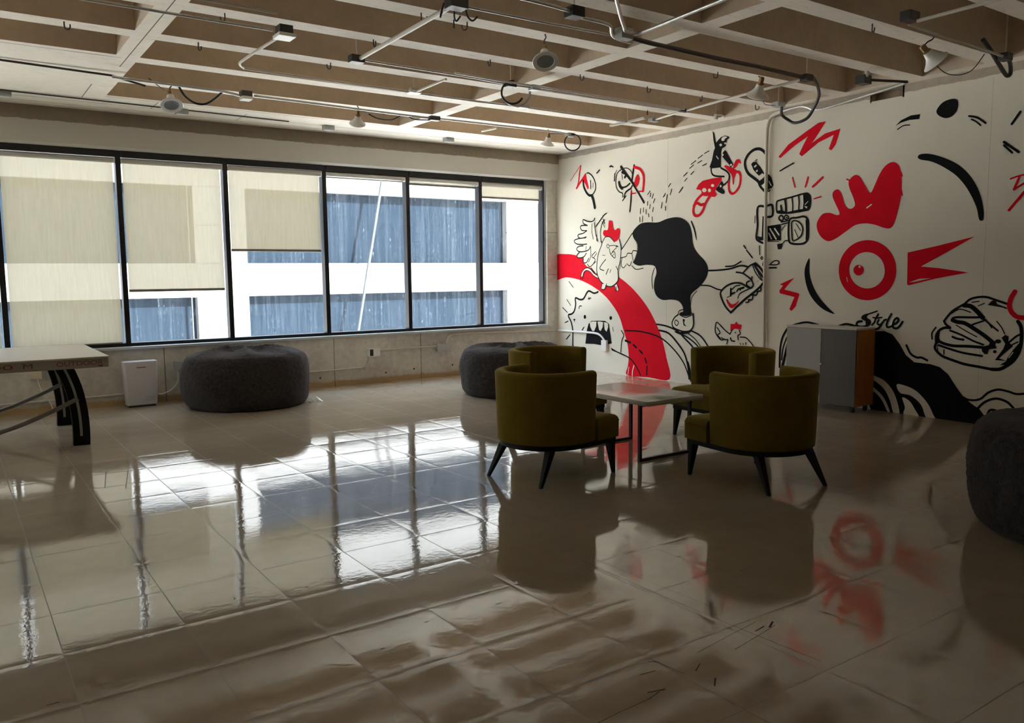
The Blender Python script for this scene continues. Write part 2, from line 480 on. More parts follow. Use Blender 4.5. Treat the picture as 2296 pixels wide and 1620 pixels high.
box(bm, XL - 0.2, W + 0.3, YR - 0.2, Y0 + 0.25, ZT + 0.02, ZT + 0.25)
bmesh.ops.remove_doubles(bm, verts=bm.verts, dist=0.0005)
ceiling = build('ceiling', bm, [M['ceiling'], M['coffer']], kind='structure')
# cold joints left by the formwork, thin grooves drawn as dark strips
def groove(a, b, w=0.006):
    bm = bmesh.new()
    a, b = Vector((*a, ZC - 0.001)), Vector((*b, ZC - 0.001)); t = (b - a).normalized(); n = Vector((-t.y, t.x, 0)) * w
    q = [bm.verts.new(v) for v in (a - n, a + n, b + n, b - n)]
    bm.faces.new(q); build('joint_line', bm, M['seam'], ceiling)
for a, b in [((1.44, 3.0), (1.44, 8.2)), ((-2.0, 7.86), (1.40, 7.86)), ((-2, 9.75), (1.6, 9.75)), ((1.53, 9.58), (8.0, 9.58)), ((-2, 9.98), (8.0, 9.98)), ((-2, 10.22), (8.0, 10.22)), ((1.33, 9.05), (1.33, 9.75)), ((2.05, 9.6), (2.05, 10.0)), ((3.05, 9.75), (3.05, 10.2))]:
    groove(a, b, 0.004)

def wall_grid(bm, axis, pos, th, us, zs, hole):
    """panel in the plane axis=pos split on us x zs, leaving out cells where hole(u, z) is true"""
    for i in range(len(us) - 1):
        for j in range(len(zs) - 1):
            if hole((us[i] + us[i + 1]) / 2, (zs[j] + zs[j + 1]) / 2): continue
            if axis == 'X': box(bm, pos, pos + th, us[i], us[i + 1], zs[j], zs[j + 1])
            else: box(bm, us[i], us[i + 1], pos, pos + th, zs[j], zs[j + 1])
bm = bmesh.new()
wall_grid(bm, 'X', W, 0.15, [YR, 4.755, 5.095, Y0 + 0.25], [0, 3.275, 3.372, ZT + 0.1], lambda u, z: 4.755 < u < 5.095 and 3.275 < z < 3.372)
wall_right = build('wall_right', bm, M['mural'], kind='structure')
bm = bmesh.new()      # pocket left in the wall top
box(bm, W + 0.11, W + 0.15, 4.755, 5.095, 3.275, 3.372); box(bm, W, W + 0.11, 4.735, 4.757, 3.26, 3.38); box(bm, W + 0.01, W + 0.11, 4.755, 5.095, 3.262, 3.276); box(bm, W, W + 0.11, 5.093, 5.11, 3.26, 3.38)
build('wall_pocket', bm, M['raw'], wall_right)
bm = bmesh.new()      # hairline construction joints on the painted wall
for y in (8.05, 3.87): box(bm, W - 0.0006, W + 0.01, y - 0.0012, y + 0.0012, 0.0, 3.29)
build('joint_line', bm, M['lam_edge'], wall_right)

bm = bmesh.new()
WX0 = -5.65                                     # windows run from here to the mural corner
box(bm, XL, W, Y0, Y0 + 0.22, 0, 0.665)
box(bm, 8.0, W, Y0, Y0 + 0.22, 0.665, 2.98); box(bm, XL, WX0, Y0, Y0 + 0.22, 0.665, 2.98)
wall_back = build('wall_back', bm, M['sillwall'], kind='structure')
bm = bmesh.new(); prism(bm, [(Y0 - 0.05, 3.0), (Y0 - 0.05, ZC + 0.3), (Y0 + 0.22, ZC + 0.3), (Y0 + 0.22, 2.975), (Y0 - 0.015, 2.975)], XL, W, axis='X')
build('lintel', bm, M['lintel'], wall_back)
bm = bmesh.new()
for x in (2.15, 4.33, 5.67): box(bm, x - 0.004, x + 0.004, Y0 - 0.0008, Y0 + 0.01, 0, 0.66)
for z in (1.49, 2.16): box(bm, 8.0 - 0.001, W, Y0 - 0.001, Y0 + 0.01, z - 0.003, z + 0.003)
build('joint_line', bm, M['seam'], wall_back)
for i, (x, z) in enumerate([(4.12, 0.13), (5.1, 0.13), (5.55, 0.15), (6.2, 0.16), (2.7, 0.5), (1.25, 0.5), (1.0, 0.2)]):
    bm = bmesh.new(); lathe(bm, [(0.0, 0), (0.014, 0)], 10, M=Matrix.Translation((x, Y0 - 0.001, z)) @ Matrix.Rotation(math.pi / 2, 4, 'X')); build('tie_hole', bm, M['boxdark'], wall_back)
bm = bmesh.new(); box(bm, WX0, 8.02, Y0 - 0.035, Y0 + 0.2, 0.662, 0.695, 0.008)
build('trim_sill', bm, M['sill'], kind='structure')

bm = bmesh.new(); box(bm, XL - 0.2, XL, YR - 0.2, Y0 + 0.25, 0, ZT + 0.2); build('wall_left', bm, M['backwall'], kind='structure')
bm = bmesh.new(); box(bm, XL - 0.2, W + 0.15, YR - 0.2, YR, 0, ZT + 0.2); build('wall_front', bm, M['backwall'], kind='structure')

# ---------------------------------------------------------------- windows: black frames, dusty panes
MUL = [-4.40 - 1.237, -4.40, -3.165, -1.93, -0.69, 0.545, 1.772, 2.992, 4.29, 5.54, 6.77, 7.972]
for k in range(len(MUL) - 1):
    x0, x1 = MUL[k], MUL[k + 1]
    bm = bmesh.new()
    hw = 0.028
    box(bm, x0, x0 + hw, Y0 + 0.045, Y0 + 0.16, 0.695, 2.975); box(bm, x1 - hw, x1, Y0 + 0.045, Y0 + 0.16, 0.695, 2.975)
    box(bm, x0 + hw, x1 - hw, Y0 + 0.03, Y0 + 0.16, 2.90, 2.975); box(bm, x0 + hw, x1 - hw, Y0 + 0.045, Y0 + 0.16, 0.695, 0.735)
    wdw = build('window_%d' % (k + 1), bm, M['frame'], kind='structure')
    bm = bmesh.new(); quad(bm, [(x0 + hw, Y0 + 0.135, 0.735), (x1 - hw, Y0 + 0.135, 0.735), (x1 - hw, Y0 + 0.135, 2.90), (x0 + hw, Y0 + 0.135, 2.90)], 0)
    build('pane', bm, M['glass'], wdw)

# roller blinds, one per window, each drawn to its own height
BL = [(0, 0.74, None), (1, 0.74, None), (2, 0.74, None), (3, 0.74, None), (4, 0.74, 'fully lowered beige roller blind left of the leftmost whole window'), (5, 0.745, 'fully lowered beige roller blind behind the game table'),
      (6, 1.367, 'beige roller blind drawn two thirds down, second whole window from the left'), (7, 1.858, 'beige roller blind drawn half way down, third whole window from the left'),
      (8, 2.845, 'rolled up beige roller blind on the window left of the middle bare pair'), (9, 2.82, 'rolled up beige roller blind, second window from the mural corner'), (10, 2.687, 'beige roller blind lowered a hand width, window nearest the mural')]
BL[8] = (8, 2.85, 'rolled up beige roller blind, third window from the mural corner')
for k, zb, label in BL:
    if k < 4: continue
    x0, x1 = MUL[k] + 0.03, MUL[k + 1] - 0.03
    r = thing('roller_blind', label, 'roller blind', ((x0 + x1) / 2, Y0 + 0.075, 2.866), group='roller blinds on the window wall')
    w = (x1 - x0) / 2
    bm = bmesh.new(); n = 24
    lw_ = w - 0.022
    for i in range(2):
        dy = 0.034
        for a in range(n):
            z0_, z1_ = zb - 2.866 + (0 - (zb - 2.866)) * a / n, zb - 2.866 + (0 - (zb - 2.866)) * (a + 1) / n
            if i == 0: quad(bm, [(-lw_, dy, z0_), (lw_, dy, z0_), (lw_, dy, z1_), (-lw_, dy, z1_)], 0)
    bmesh.ops.remove_doubles(bm, verts=bm.verts, dist=1e-5)
    build('fabric', bm, M['blind'], r)
    bm = bmesh.new(); rad = 0.031 + 0.003 * (zb - 0.74) / 2.1
    tube(bm, [(-w + 0.012, 0, 0), (w - 0.012, 0, 0)], rad, 14); build('roller', bm, M['blindtube'], r, 60)
    bm = bmesh.new(); box(bm, -lw_, lw_, 0.022, 0.046, zb - 2.866 - 0.03, zb - 2.866, 0.006); build('bottom_bar', bm, M['blindbar'], r)
    for sx in (-1, 1):
        bm = bmesh.new(); box(bm, sx * (w - 0.006) - 0.006, sx * (w - 0.006) + 0.006, -0.03, 0.03, -0.04, 0.024, 0.003); build('bracket', bm, M['bracket'], r)

# ---------------------------------------------------------------- outside: the white building across the street
bm = bmesh.new(); FY = 27.0
FH = 3.48
gx = [(-14.6, -5.2), (-3.6, 6.62), (8.25, 18.55), (20.1, 30.0)]       # glazed bays between the piers
for fl in range(-3, 3):
    zb = 1.95 + fl * FH
    box(bm, -30, 45, FY, FY + 0.5, zb - 1.07, zb)                      # spandrel band
    if fl < 2:
        prev = -30
        for a, b in gx + [(45, 45)]:
            box(bm, prev, a, FY, FY + 0.5, zb, zb + FH - 1.07); prev = b
box(bm, -30, 45, FY + 0.5, FY + 8, -8.6, 10.6)
for fl in range(-3, 3):
    zb = 1.95 + fl * FH
    for xa, xb in [(-5.2, -3.6), (6.62, 8.25), (18.55, 20.1)]:
        for z in (zb, zb - 1.07, zb + 1.2): box(bm, xa, xb, FY - 0.004, FY + 0.1, z - 0.012, z + 0.012, mi=1)
    for x in (6.45, 18.7): box(bm, x - 0.012, x + 0.012, FY - 0.004, FY + 0.1, zb - 1.07, zb + FH - 1.07, mi=1)
bld = build('opposite_building', bm, [M['facade'], M['facjoint']])
tag(bld, 'white office building across the street with bands of tinted windows', 'building')
for fl in range(-3, 2):
    for a, b in gx:
        zb = 1.95 + fl * FH
        bm = bmesh.new(); box(bm, a, b, FY + 0.3, FY + 0.34, zb, zb + FH - 1.07); build('window_band', bm, M['facglass'], bld)
bm = bmesh.new(); tube(bm, [(11.6, FY - 0.6, -1.4), (13.1, FY - 0.6, 5.9)], 0.055, 8)
tag(build('leaning_pipe', bm, M['pale_pipe']), 'pale leaning pipe in front of the tinted bands of the white building', 'pipe')
bm = bmesh.new(); box(bm, -40, 55, Y0 + 0.6, FY + 0.45, -1.9, -1.6); build('light_bounce_slab', bm, M['street'], kind='structure')  # unseen slab below sill height, added to bounce sun and sky onto the ceiling

# painted motifs: strokes ('s', colour, width, closed, taper, points) and fills ('f', colour, smooth, points); points are y, z on the wall in millimetres
MURAL = [
('painted_arch', 'red painted quarter arch rising from the floor by the window corner', 0, (
('f','R',1,[10550,1781,10273,1813,10000,1783,9736,1695,9341,1556,9018,1440,8758,1296,8556,1142,8383,974,8237,774,8128,576,8043,327,7979,28,8397,17,8839,5,8822,141,8807,268,8829,445,8908,637,9015,865,9176,1041,9395,1200,9678,1327,9971,1411,10275,1444,10553,1421]),
('s','W',0.0163,0,0,[8693,161,8723,78,8728,10]),
('s','W',0.0098,0,0,[8801,125,8821,16]),
('s','K',0.0219,0,0,[8882,660,8552,664,8187,606,7930,470,7725,286,7611,81]),
('s','K',0.036,0,0,[8876,514,8773,491]),
('s','K',0.0324,0,0,[8706,462,8645,427]),
('s','K',0.0289,0,0,[8579,391,8519,350]),
('s','K',0.0256,0,0,[8466,286,8434,218]),
('s','K',0.0224,0,0,[8423,176,8427,50]),
('s','K',0.0196,0,0,[9173,358,8802,268,8648,156,8553,32]),
)),
('painted_curves', 'thin black concentric arcs beside the red arch, under the coffee cup', 1, (
('s','K',0.0243,0,0,[8237,783,8049,766,7843,709,7686,602,7564,512,7422,359]),
('s','K',0.0275,0,0,[8188,700,8001,667,7818,528,7704,403,7640,243,7615,72]),
('s','K',0.021,0,0,[7843,684,7664,636,7490,541,7339,398]),
('s','K',0.0236,0,0,[7590,725,7428,666,7300,545,7173,379]),
('s','K',0.0149,0,0,[7643,686,7512,612,7404,506]),
('s','K',0.0301,0,0,[7641,293,7602,181,7584,51]),
)),
('painted_monster', 'line drawn monster with open toothy mouth inside the red arch', 1, (
('s','K',0.028,0,0,[9491,1222,9537,1207,9595,1202,9701,1233,9760,1200,9808,1138,9856,1102,9929,1097,10033,1118,10029,1017,10064,914,10127,865,10215,838,10140,730,10103,605,10101,478,10104,272]),
('f','K',1,[9773,830,9776,817,9784,806,9796,799,9809,799,9820,804,9828,815,9831,828,9828,842,9820,853,9809,859,9796,860,9784,854,9776,844]),
('f','K',1,[9171,836,9174,824,9182,814,9193,808,9206,807,9218,812,9226,822,9229,834,9226,846,9218,856,9206,862,9193,863,9182,858,9174,848]),
('f','K',0,[9791,411,9767,544,9749,638,9713,725,9642,772,9502,783,9331,787,9241,749,9207,598,9178,454,9364,408,9583,420]),
('f','W',0,[9683,745,9618,766,9525,767,9534,694,9581,617,9624,620,9671,680]),
('f','W',0,[9500,768,9433,771,9372,764,9385,686,9430,625,9465,645]),
('f','W',0,[9353,765,9297,762,9261,748,9257,692,9294,623,9336,658]),
('s','K',0.0165,0,0,[8966,658,8912,588,8954,508,8975,337]),
('s','K',0.0166,0,0,[9183,378,9007,320,8825,279]),
('s','K',0.0128,0,0,[10194,1379,10088,1286]),
('s','K',0.0107,0,0,[10252,1091,10151,998]),
('s','K',0.0144,0,0,[10361,961,10240,885]),
('s','K',0.0158,0,0,[10298,719,10216,747]),
('s','K',0.0172,0,0,[10268,453,10172,530]),
('s','K',0.0168,0,0,[9869,621,9823,667]),
('s','K',0.0154,0,0,[9945,957,9929,994,9883,996]),
('s','K',0.0166,0,0,[9722,1112,9659,1125]),
('s','K',0.0124,0,0,[9707,1139,9695,1101]),
('s','K',0.0184,0,0,[10080,773,10043,780]),
('s','K',0.0127,0,0,[10065,788,10061,745]),
('s','K',0.0107,0,0,[9154,697,9140,638]),
)),
('painted_ink_cloud', 'large black ink cloud pouring upward out of the painted cup', 1, (
('f','K',1,[8726,2094,8590,2190,8444,2208,8230,2196,8069,2231,7889,2245,7756,2215,7646,2134,7597,2008,7573,1864,7490,1750,7363,1645,7310,1542,7338,1432,7440,1321,7583,1224,7612,1143,7593,946,7669,922,7731,944,7748,1042,7827,1116,7962,1133,8123,1125,8241,1178,8295,1282,8287,1401,8250,1502,8289,1595,8438,1614,8610,1605,8723,1653,8673,1713,8632,1815,8637,1918,8718,2008]),
('s','K',0.0128,0,0,[8748,1607,8659,1554,8511,1569]),
('s','K',0.0113,0,0,[8289,1570,8340,1435,8319,1282]),
('s','K',0.0265,0,1,[7615,2180,7555,2061,7515,1922]),
('s','K',0.0107,0,0,[7498,1257,7582,1176,7606,1070]),
)),
('painted_cup', 'small white painted coffee cup with a black saucer', 3, (
('f','W',0,[7819,933,7879,890,7930,821,7907,756,7798,715,7687,710,7596,734,7548,805,7557,953,7691,921]),
('s','K',0.0212,0,0,[7824,933,7891,889,7935,821,7911,755,7798,719,7698,708,7601,729,7548,805,7557,953]),
('s','K',0.0133,0,0,[7828,933,7807,983,7736,1006]),
('f','K',1,[7802,949,7714,978,7572,966,7615,929,7724,915]),
('s','K',0.0144,0,0,[7802,934,7691,900,7561,942]),
('s','K',0.0146,1,0,[7868,857,7818,826,7849,782,7885,813]),
('f','K',1,[7739,875,7699,867,7711,822,7675,780,7722,794,7733,830]),
('f','K',1,[7892,703,7731,701,7575,732,7665,679,7820,670]),
)),
('painted_chicken', 'winged white chicken with red comb standing on the red arch', 2, (
('f','W',0,[9578,2320,9639,2289,9750,2299,9838,2328,9832,2272,9738,2235,9901,2220,9889,2163,9750,2148,9952,2101,9940,2061,9775,2054,10056,2017,10004,1966,9763,1957,9998,1893,9953,1843,9776,1846,9992,1770,9953,1745,9826,1758,9826,1670,9751,1612,9639,1579,9529,1490,9445,1750,9409,1952,9493,1987]),
('s','W',0.031,0,0,[9871,1468,9839,1537,9763,1571,9676,1547,9602,1491,9504,1447]),
('s','K',0.0138,0,0,[9897,1419,9875,1517,9789,1582,9689,1581,9602,1527,9523,1482]),
('s','K',0.011,0,0,[9858,1411,9820,1508,9751,1548,9664,1523,9590,1467,9492,1427]),
('s','K',0.0178,0,0,[9568,2332,9590,2302,9651,2287,9750,2301,9838,2328,9832,2272,9738,2235]),
('s','K',0.0165,0,0,[9738,2235,9882,2239,9901,2204,9863,2166,9750,2156]),
('s','K',0.0166,0,0,[9750,2156,9838,2120,9952,2105,9959,2069,9889,2046,9763,2061]),
('s','K',0.0167,0,0,[9775,2050,9940,2044,10056,2017,10004,1966,9864,1949,9751,1953]),
('s','K',0.0166,0,0,[9838,1928,9940,1923,9998,1889,9953,1847,9839,1839,9713,1860,9664,1914]),
('s','K',0.0167,0,0,[9928,1838,9992,1783,9953,1747,9826,1758,9763,1813]),
('s','K',0.0166,0,0,[9832,1759,9839,1678,9763,1669,9707,1732]),
('s','K',0.0151,0,0,[9738,1644,9676,1603,9590,1650,9541,1681]),
('s','K',0.0137,0,0,[9645,1587,9590,1538,9529,1486]),
('s','K',0.0122,0,0,[9627,2253,9629,2134,9596,2022]),
('s','K',0.0162,0,0,[9572,2265,9542,2099,9493,1983]),
('s','K',0.0135,0,0,[9523,2082,9517,1995]),
('s','K',0.0174,0,0,[9298,2390,9362,2362,9422,2311,9542,2209]),
('s','K',0.0121,0,0,[9339,2298,9398,2240,9436,2125,9421,1976]),
('s','K',0.016,0,0,[9374,2308,9341,2244]),
('s','K',0.0107,0,0,[9398,2271,9338,2190]),
('s','K',0.0123,0,0,[9658,1898,9658,1770,9707,1676]),
('s','K',0.0123,0,0,[9541,1831,9633,1762,9553,1713,9602,1642]),
('s','K',0.0109,0,0,[9517,1806,9590,1737]),
('s','K',0.011,0,0,[9763,1917,9776,1854]),
('f','W',0,[8974,1845,8737,2054,8688,1955,8639,1916,8638,1813,8691,1687,8789,1606,8933,1578,8985,1724]),
('f','W',1,[9397,1952,9338,2035,9256,2043,9174,2013,9105,1964,9014,1998,8980,1906,8985,1739,9001,1602,9034,1510,9045,1387,9206,1302,9372,1348,9480,1450,9517,1554,9493,1751]),
('s','K',0.016,0,0,[9421,1984,9395,1944,9445,1859,9493,1751,9517,1554,9468,1427,9372,1348,9206,1302,9068,1364,9032,1433,9040,1549,8996,1663,8977,1777,8978,1891,9014,1991]),
('f','R',1,[9374,2091,9350,2144,9268,2148,9245,2266,9210,2279,9164,2253,9140,2149,9095,2135,9049,2158,9004,2141,9001,2081,9031,1999,9105,1962,9163,2008,9233,2044,9326,2048]),
('s','K',0.0146,0,0,[9395,1952,9338,2027,9279,2046,9209,2031,9117,1961]),
('s','K',0.0107,1,0,[9291,1909,9261,1931,9230,1899,9261,1876]),
('s','K',0.0106,0,0,[9230,1907,9128,1910,9059,1901]),
('s','K',0.0171,0,0,[9082,1894,9042,1893]),
('s','K',0.0132,0,0,[9230,1868,9199,1782,9104,1725,9118,1819,9197,1786]),
('s','K',0.0119,0,0,[9162,1820,9071,1877]),
('s','K',0.0093,0,0,[9162,1758,9122,1788]),
('s','K',0.0148,0,0,[9311,1708,9396,1639,9444,1573,9355,1544]),
('s','K',0.016,0,0,[9252,1566,9301,1487]),
('s','K',0.012,0,0,[9193,1558,9217,1512]),
('s','K',0.0132,0,0,[9081,1603,9035,1541]),
('s','K',0.0081,0,0,[9385,1772,9325,1770]),
('s','K',0.0168,0,0,[8966,1843,8879,1925,8738,2069]),
('s','K',0.0142,0,0,[8990,1724,8867,1742,8832,1787,8746,1784,8714,1822,8636,1812]),
('s','K',0.013,0,0,[8951,1723,8967,1624,8922,1578,8861,1623]),
('s','K',0.0129,0,0,[8846,1637,8789,1606,8748,1666]),
('s','K',0.0129,0,0,[8744,1784,8718,1684]),
('f','W',0,[9396,1340,9301,1348,9336,1265,9408,1269]),
('f','W',0,[9119,1318,9056,1341,9019,1264,9070,1229]),
('s','K',0.0135,0,0,[9390,1348,9408,1265,9336,1265,9289,1344]),
('s','K',0.0132,0,0,[9114,1318,9070,1229,9079,1302]),
('s','K',0.0106,0,0,[9056,1333,9022,1264]),
)),
('painted_magnifier', 'small black magnifying glass with a red zigzag, nearest the window corner', 1, (
('s','R',0.0111,0,0,[10151,2946,10008,3071,9898,3159]),
('s','R',0.029,0,1,[9893,3161,9928,3037,9948,2926,10004,2815]),
('s','R',0.0344,0,0,[9999,2821,9918,2898,9849,2951,9785,3010]),
('f','R',0,[9864,2937,9782,3017,9707,2791,9739,2782,9780,2854,9809,2888]),
('s','K',0.0375,0,0,[9839,2916,9824,2827,9760,2734,9692,2685,9634,2683]),
('s','K',0.0203,0,0,[9634,2683,9567,2736,9546,2807,9572,2896,9634,2976,9711,3022,9750,3023]),
('s','K',0.0508,0,0,[9632,2673,9596,2596,9565,2492]),
('s','K',0.0163,0,0,[9665,2905,9661,2781]),
('s','K',0.0095,0,0,[9605,2868,9605,2794]),
('s','K',0.0234,0,0,[9520,3000,9458,3039]),
('s','K',0.0262,0,1,[9237,3059,9196,3068,9146,3045]),
)),
('painted_speech_face', 'black crossed out laughing face bubble with red arc, by the ceiling', 1, (
('s','K',0.0156,0,0,[8981,2994,9069,2947,9096,2843,9082,2747,9024,2682,8953,2652,8951,2599]),
('s','K',0.0128,0,0,[8920,3007,8850,2999,8781,2957,8747,2907]),
('s','K',0.0385,0,0,[8986,3034,8884,2928,8754,2798,8711,2742]),
('s','K',0.0316,0,0,[8711,2742,8609,2617,8506,2487]),
('s','K',0.0318,0,0,[8712,3025,8736,2912,8754,2810]),
('s','K',0.0288,0,0,[8766,2665,8774,2532,8794,2384]),
('s','K',0.0454,0,0,[9026,2818,9006,2763,8962,2724]),
('s','K',0.0258,0,0,[8962,2736,8875,2742,8801,2779]),
('s','K',0.0257,0,0,[8752,2740,8779,2707,8883,2664,8917,2599]),
('s','K',0.0194,0,0,[8882,2608,8948,2548]),
('s','K',0.0196,0,0,[9119,2952,9127,2846]),
('s','K',0.0091,0,0,[9079,2992,9110,2951]),
('s','K',0.0387,0,0,[8959,2956,8876,2915,8902,2877]),
('s','K',0.0091,0,0,[8972,2925,8954,2853]),
('s','R',0.0409,0,0,[8705,2998,8595,2960,8528,2885,8512,2786,8528,2650]),
('s','R',0.0189,0,0,[8526,2641,8601,2652]),
('s','R',0.0191,0,0,[8676,2633,8753,2632]),
('s','R',0.0128,0,0,[8772,2695,8766,2636]),
('f','R',1,[8705,2782,8672,2865,8632,2890,8601,2829,8623,2751,8659,2711,8688,2745]),
)),
('painted_drops', 'scattered short black dashes raining onto the ink cloud', 1, (
('s','K',0.0125,0,0,[8386,2638,8435,2591]),
('s','K',0.0124,0,0,[8321,2592,8345,2532]),
('s','K',0.0124,0,0,[8296,2523,8320,2468]),
('s','K',0.0125,0,0,[8434,2494,8437,2443]),
('s','K',0.0125,0,0,[8384,2450,8392,2394]),
('s','K',0.0124,0,0,[8319,2406,8334,2350]),
('s','K',0.0127,0,0,[8574,2407,8581,2338]),
('s','K',0.0126,0,0,[8515,2414,8515,2356]),
('s','K',0.0126,0,0,[8465,2388,8465,2324]),
('s','K',0.0125,0,0,[8416,2327,8407,2281]),
('s','K',0.0125,0,0,[8342,2277,8337,2214]),
('s','K',0.0127,0,0,[8589,2286,8584,2222]),
('s','K',0.0126,0,0,[8531,2300,8538,2220]),
('s','K',0.0125,0,0,[8374,2608,8385,2558]),
('s','K',0.0126,0,0,[7324,3049,7398,3026]),
('s','K',0.0127,0,0,[7431,3010,7509,2977]),
('s','K',0.0129,0,0,[7547,2953,7627,2913]),
('s','K',0.0128,0,0,[7443,2941,7512,2918]),
('s','K',0.0127,0,0,[7364,2893,7428,2875]),
('s','K',0.0129,0,0,[7584,2901,7651,2866]),
('s','K',0.013,0,0,[7695,2814,7757,2777]),
('s','K',0.0129,0,0,[7579,2818,7631,2785]),
('s','K',0.013,0,0,[7698,2742,7740,2709]),
('s','K',0.0131,0,0,[7771,2634,7837,2565]),
('s','K',0.0133,0,0,[7993,2702,8034,2663]),
('s','K',0.0133,0,0,[7976,2624,7999,2552]),
('s','K',0.0134,0,0,[8090,2578,8129,2533]),
('s','K',0.0134,0,0,[8057,2557,8076,2452]),
('s','K',0.0135,0,0,[8149,2461,8167,2387]),
('s','K',0.0134,0,0,[8086,2404,8085,2349]),
)),
('painted_motorcyclist', 'rider in black jacket on a red dirt bike, one arm raised', 1, (
('f','K',0,[7271,3291,7241,3264,7224,3193,7208,3139,7169,3171,7131,3195,7072,3206,7000,3184,6994,3165,7028,3151,7037,3134,7032,3115,7053,3110,7045,3079,7079,3061,7108,3054,7122,3015,7123,2819,7292,2824,7311,2848,7274,2927,7246,3038,7227,3073,7254,3175]),
('f','W',1,[7122,3176,7082,3196,7031,3181,7071,3163,7076,3145,7115,3147]),
('f','W',1,[7153,3109,7129,3114,7111,3096,7128,3081,7148,3089]),
('f','W',1,[7078,3115,7049,3119,7036,3108,7065,3098]),
('f','K',0,[7121,2969,7069,3032,7034,3003,6939,2858,6922,2830,6967,2801,6987,2834,7076,2919]),
('f','W',1,[7108,3046,7079,3050,7068,3023,7097,3011]),
('f','W',1,[7106,2983,7085,2980,7090,2958,7111,2964]),
('s','W',0.0113,0,0,[7200,2968,7169,2930]),
('f','W',0,[7125,2925,7075,2889,6987,2827,7044,2818,7103,2810]),
('f','W',1,[6977,2840,6953,2845,6948,2826,6967,2821]),
('f','W',0,[7282,2820,7142,2812,7024,2756,6993,2701,7016,2643,7069,2618,7061,2693,7200,2720,7265,2751]),
('s','K',0.0228,0,0,[7284,2822,7270,2760,7215,2723,7071,2700]),
('s','K',0.0225,0,0,[7122,2812,7024,2756,6984,2700,7000,2641,7069,2596]),
('f','K',1,[7104,2644,7078,2589,7097,2560,7057,2519,7066,2488,7115,2494,7196,2547,7157,2596,7128,2631]),
('f','W',1,[7137,2594,7118,2604,7109,2580,7129,2571]),
('f','R',0,[7535,2585,7494,2643,7422,2683,7259,2697,7110,2697,7109,2660,7177,2590,7211,2533,7183,2485,7214,2457,7285,2469,7326,2497,7429,2505,7451,2565]),
('f','W',1,[7357,2557,7360,2546,7370,2538,7385,2534,7402,2535,7417,2542,7427,2552,7431,2564,7427,2575,7417,2583,7403,2587,7386,2585,7371,2579,7361,2569]),
('f','W',1,[7282,2548,7285,2538,7291,2531,7301,2527,7312,2528,7322,2534,7329,2542,7331,2552,7329,2562,7322,2570,7313,2573,7302,2572,7292,2567,7285,2558]),
('f','W',1,[7229,2603,7232,2595,7239,2590,7249,2587,7261,2588,7271,2593,7279,2600,7282,2608,7279,2616,7272,2621,7261,2624,7250,2623,7239,2618,7232,2611]),
('s','R',0.038,0,0,[7424,2513,7522,2443,7573,2368]),
('s','R',0.0376,0,0,[7300,2479,7370,2392,7400,2324]),
('s','R',0.038,1,0,[7557,2383,7580,2306,7550,2247,7471,2247,7405,2317,7393,2378,7447,2375,7510,2403]),
('s','R',0.0231,0,0,[7429,2505,7357,2491,7306,2495]),
('s','R',0.0306,0,0,[6884,2737,6832,2725,6810,2660,6823,2565,6879,2496,6935,2475,6981,2512,6995,2596,6987,2633]),
('s','R',0.0335,0,1,[7044,2818,6966,2757,6928,2686,6923,2586]),
('f','R',0,[7074,2829,7045,2841,6909,2777,6832,2736,6879,2718,6915,2648,6950,2711]),
('f','R',1,[6901,2861,6874,2886,6826,2881,6805,2828,6844,2844,6876,2799,6918,2780,6930,2798]),
)),
('painted_light_bulb', 'black outlined light bulb half behind the wall conduit', 1, (
('s','K',0.0352,0,0,[6428,2892,6473,2940,6536,2973,6617,2971,6698,2925,6742,2857,6740,2784,6692,2699,6599,2631,6539,2586,6506,2528,6433,2457]),
('f','K',0,[6651,2807,6631,2823,6560,2861,6568,2815,6513,2759,6453,2674,6509,2637,6569,2686,6615,2734]),
('f','W',0,[6612,2770,6581,2792,6562,2782,6593,2757]),
('f','W',0,[6579,2716,6557,2731,6547,2712,6569,2700]),
('f','W',0,[6532,2653,6479,2680,6461,2653,6505,2625]),
('s','W',0.0065,0,0,[6604,2827,6568,2837]),
('f','K',0,[6545,2579,6465,2625,6426,2660,6386,2656,6346,2613,6315,2525,6372,2448,6434,2461,6497,2520]),
('f','W',0,[6493,2534,6432,2568,6425,2485,6461,2499]),
('s','W',0.0107,0,0,[6384,2574,6348,2521]),
('s','W',0.008,0,0,[6390,2468,6355,2486]),
)),
('painted_hand', 'outlined hand squeezing a spray can, beside the ink cloud', 2, (
('s','K',0.0226,0,0,[7318,1523,7144,1526,6947,1542,6811,1574,6744,1577,6672,1564]),
('s','K',0.0191,0,0,[7019,1572,6890,1579,6774,1631]),
('s','K',0.0185,0,0,[7425,1332,7284,1325,7163,1287,7068,1270]),
('s','K',0.0198,0,0,[6742,1487,6656,1565,6602,1591,6557,1607]),
('s','K',0.0274,0,0,[6557,1606,6472,1537,6415,1454,6415,1398,6466,1328,6582,1240,6734,1140,6923,989]),
('s','K',0.0226,0,0,[6923,989,7017,1070,7090,1196,7082,1261,6999,1325,6897,1360,6795,1362,6716,1336,6655,1308]),
('s','K',0.0142,0,0,[6596,1582,6551,1494,6468,1406,6424,1402]),
('s','K',0.024,0,0,[6564,1594,6519,1520,6432,1432]),
('s','K',0.0109,0,0,[6580,1590,6524,1511,6458,1415]),
('s','K',0.0199,0,0,[6846,1498,6742,1482,6653,1433,6606,1396,6582,1336,6627,1299,6672,1323,6682,1367,6638,1389]),
('s','K',0.0221,0,0,[6672,1327,6627,1303]),
('s','K',0.0165,0,0,[6608,1393,6600,1442]),
('s','K',0.0166,0,0,[6689,1123,6643,1133,6654,1159]),
('s','K',0.0187,0,0,[6635,1159,6596,1160,6583,1204,6601,1217]),
('s','K',0.0186,0,0,[6576,1218,6527,1218,6516,1258]),
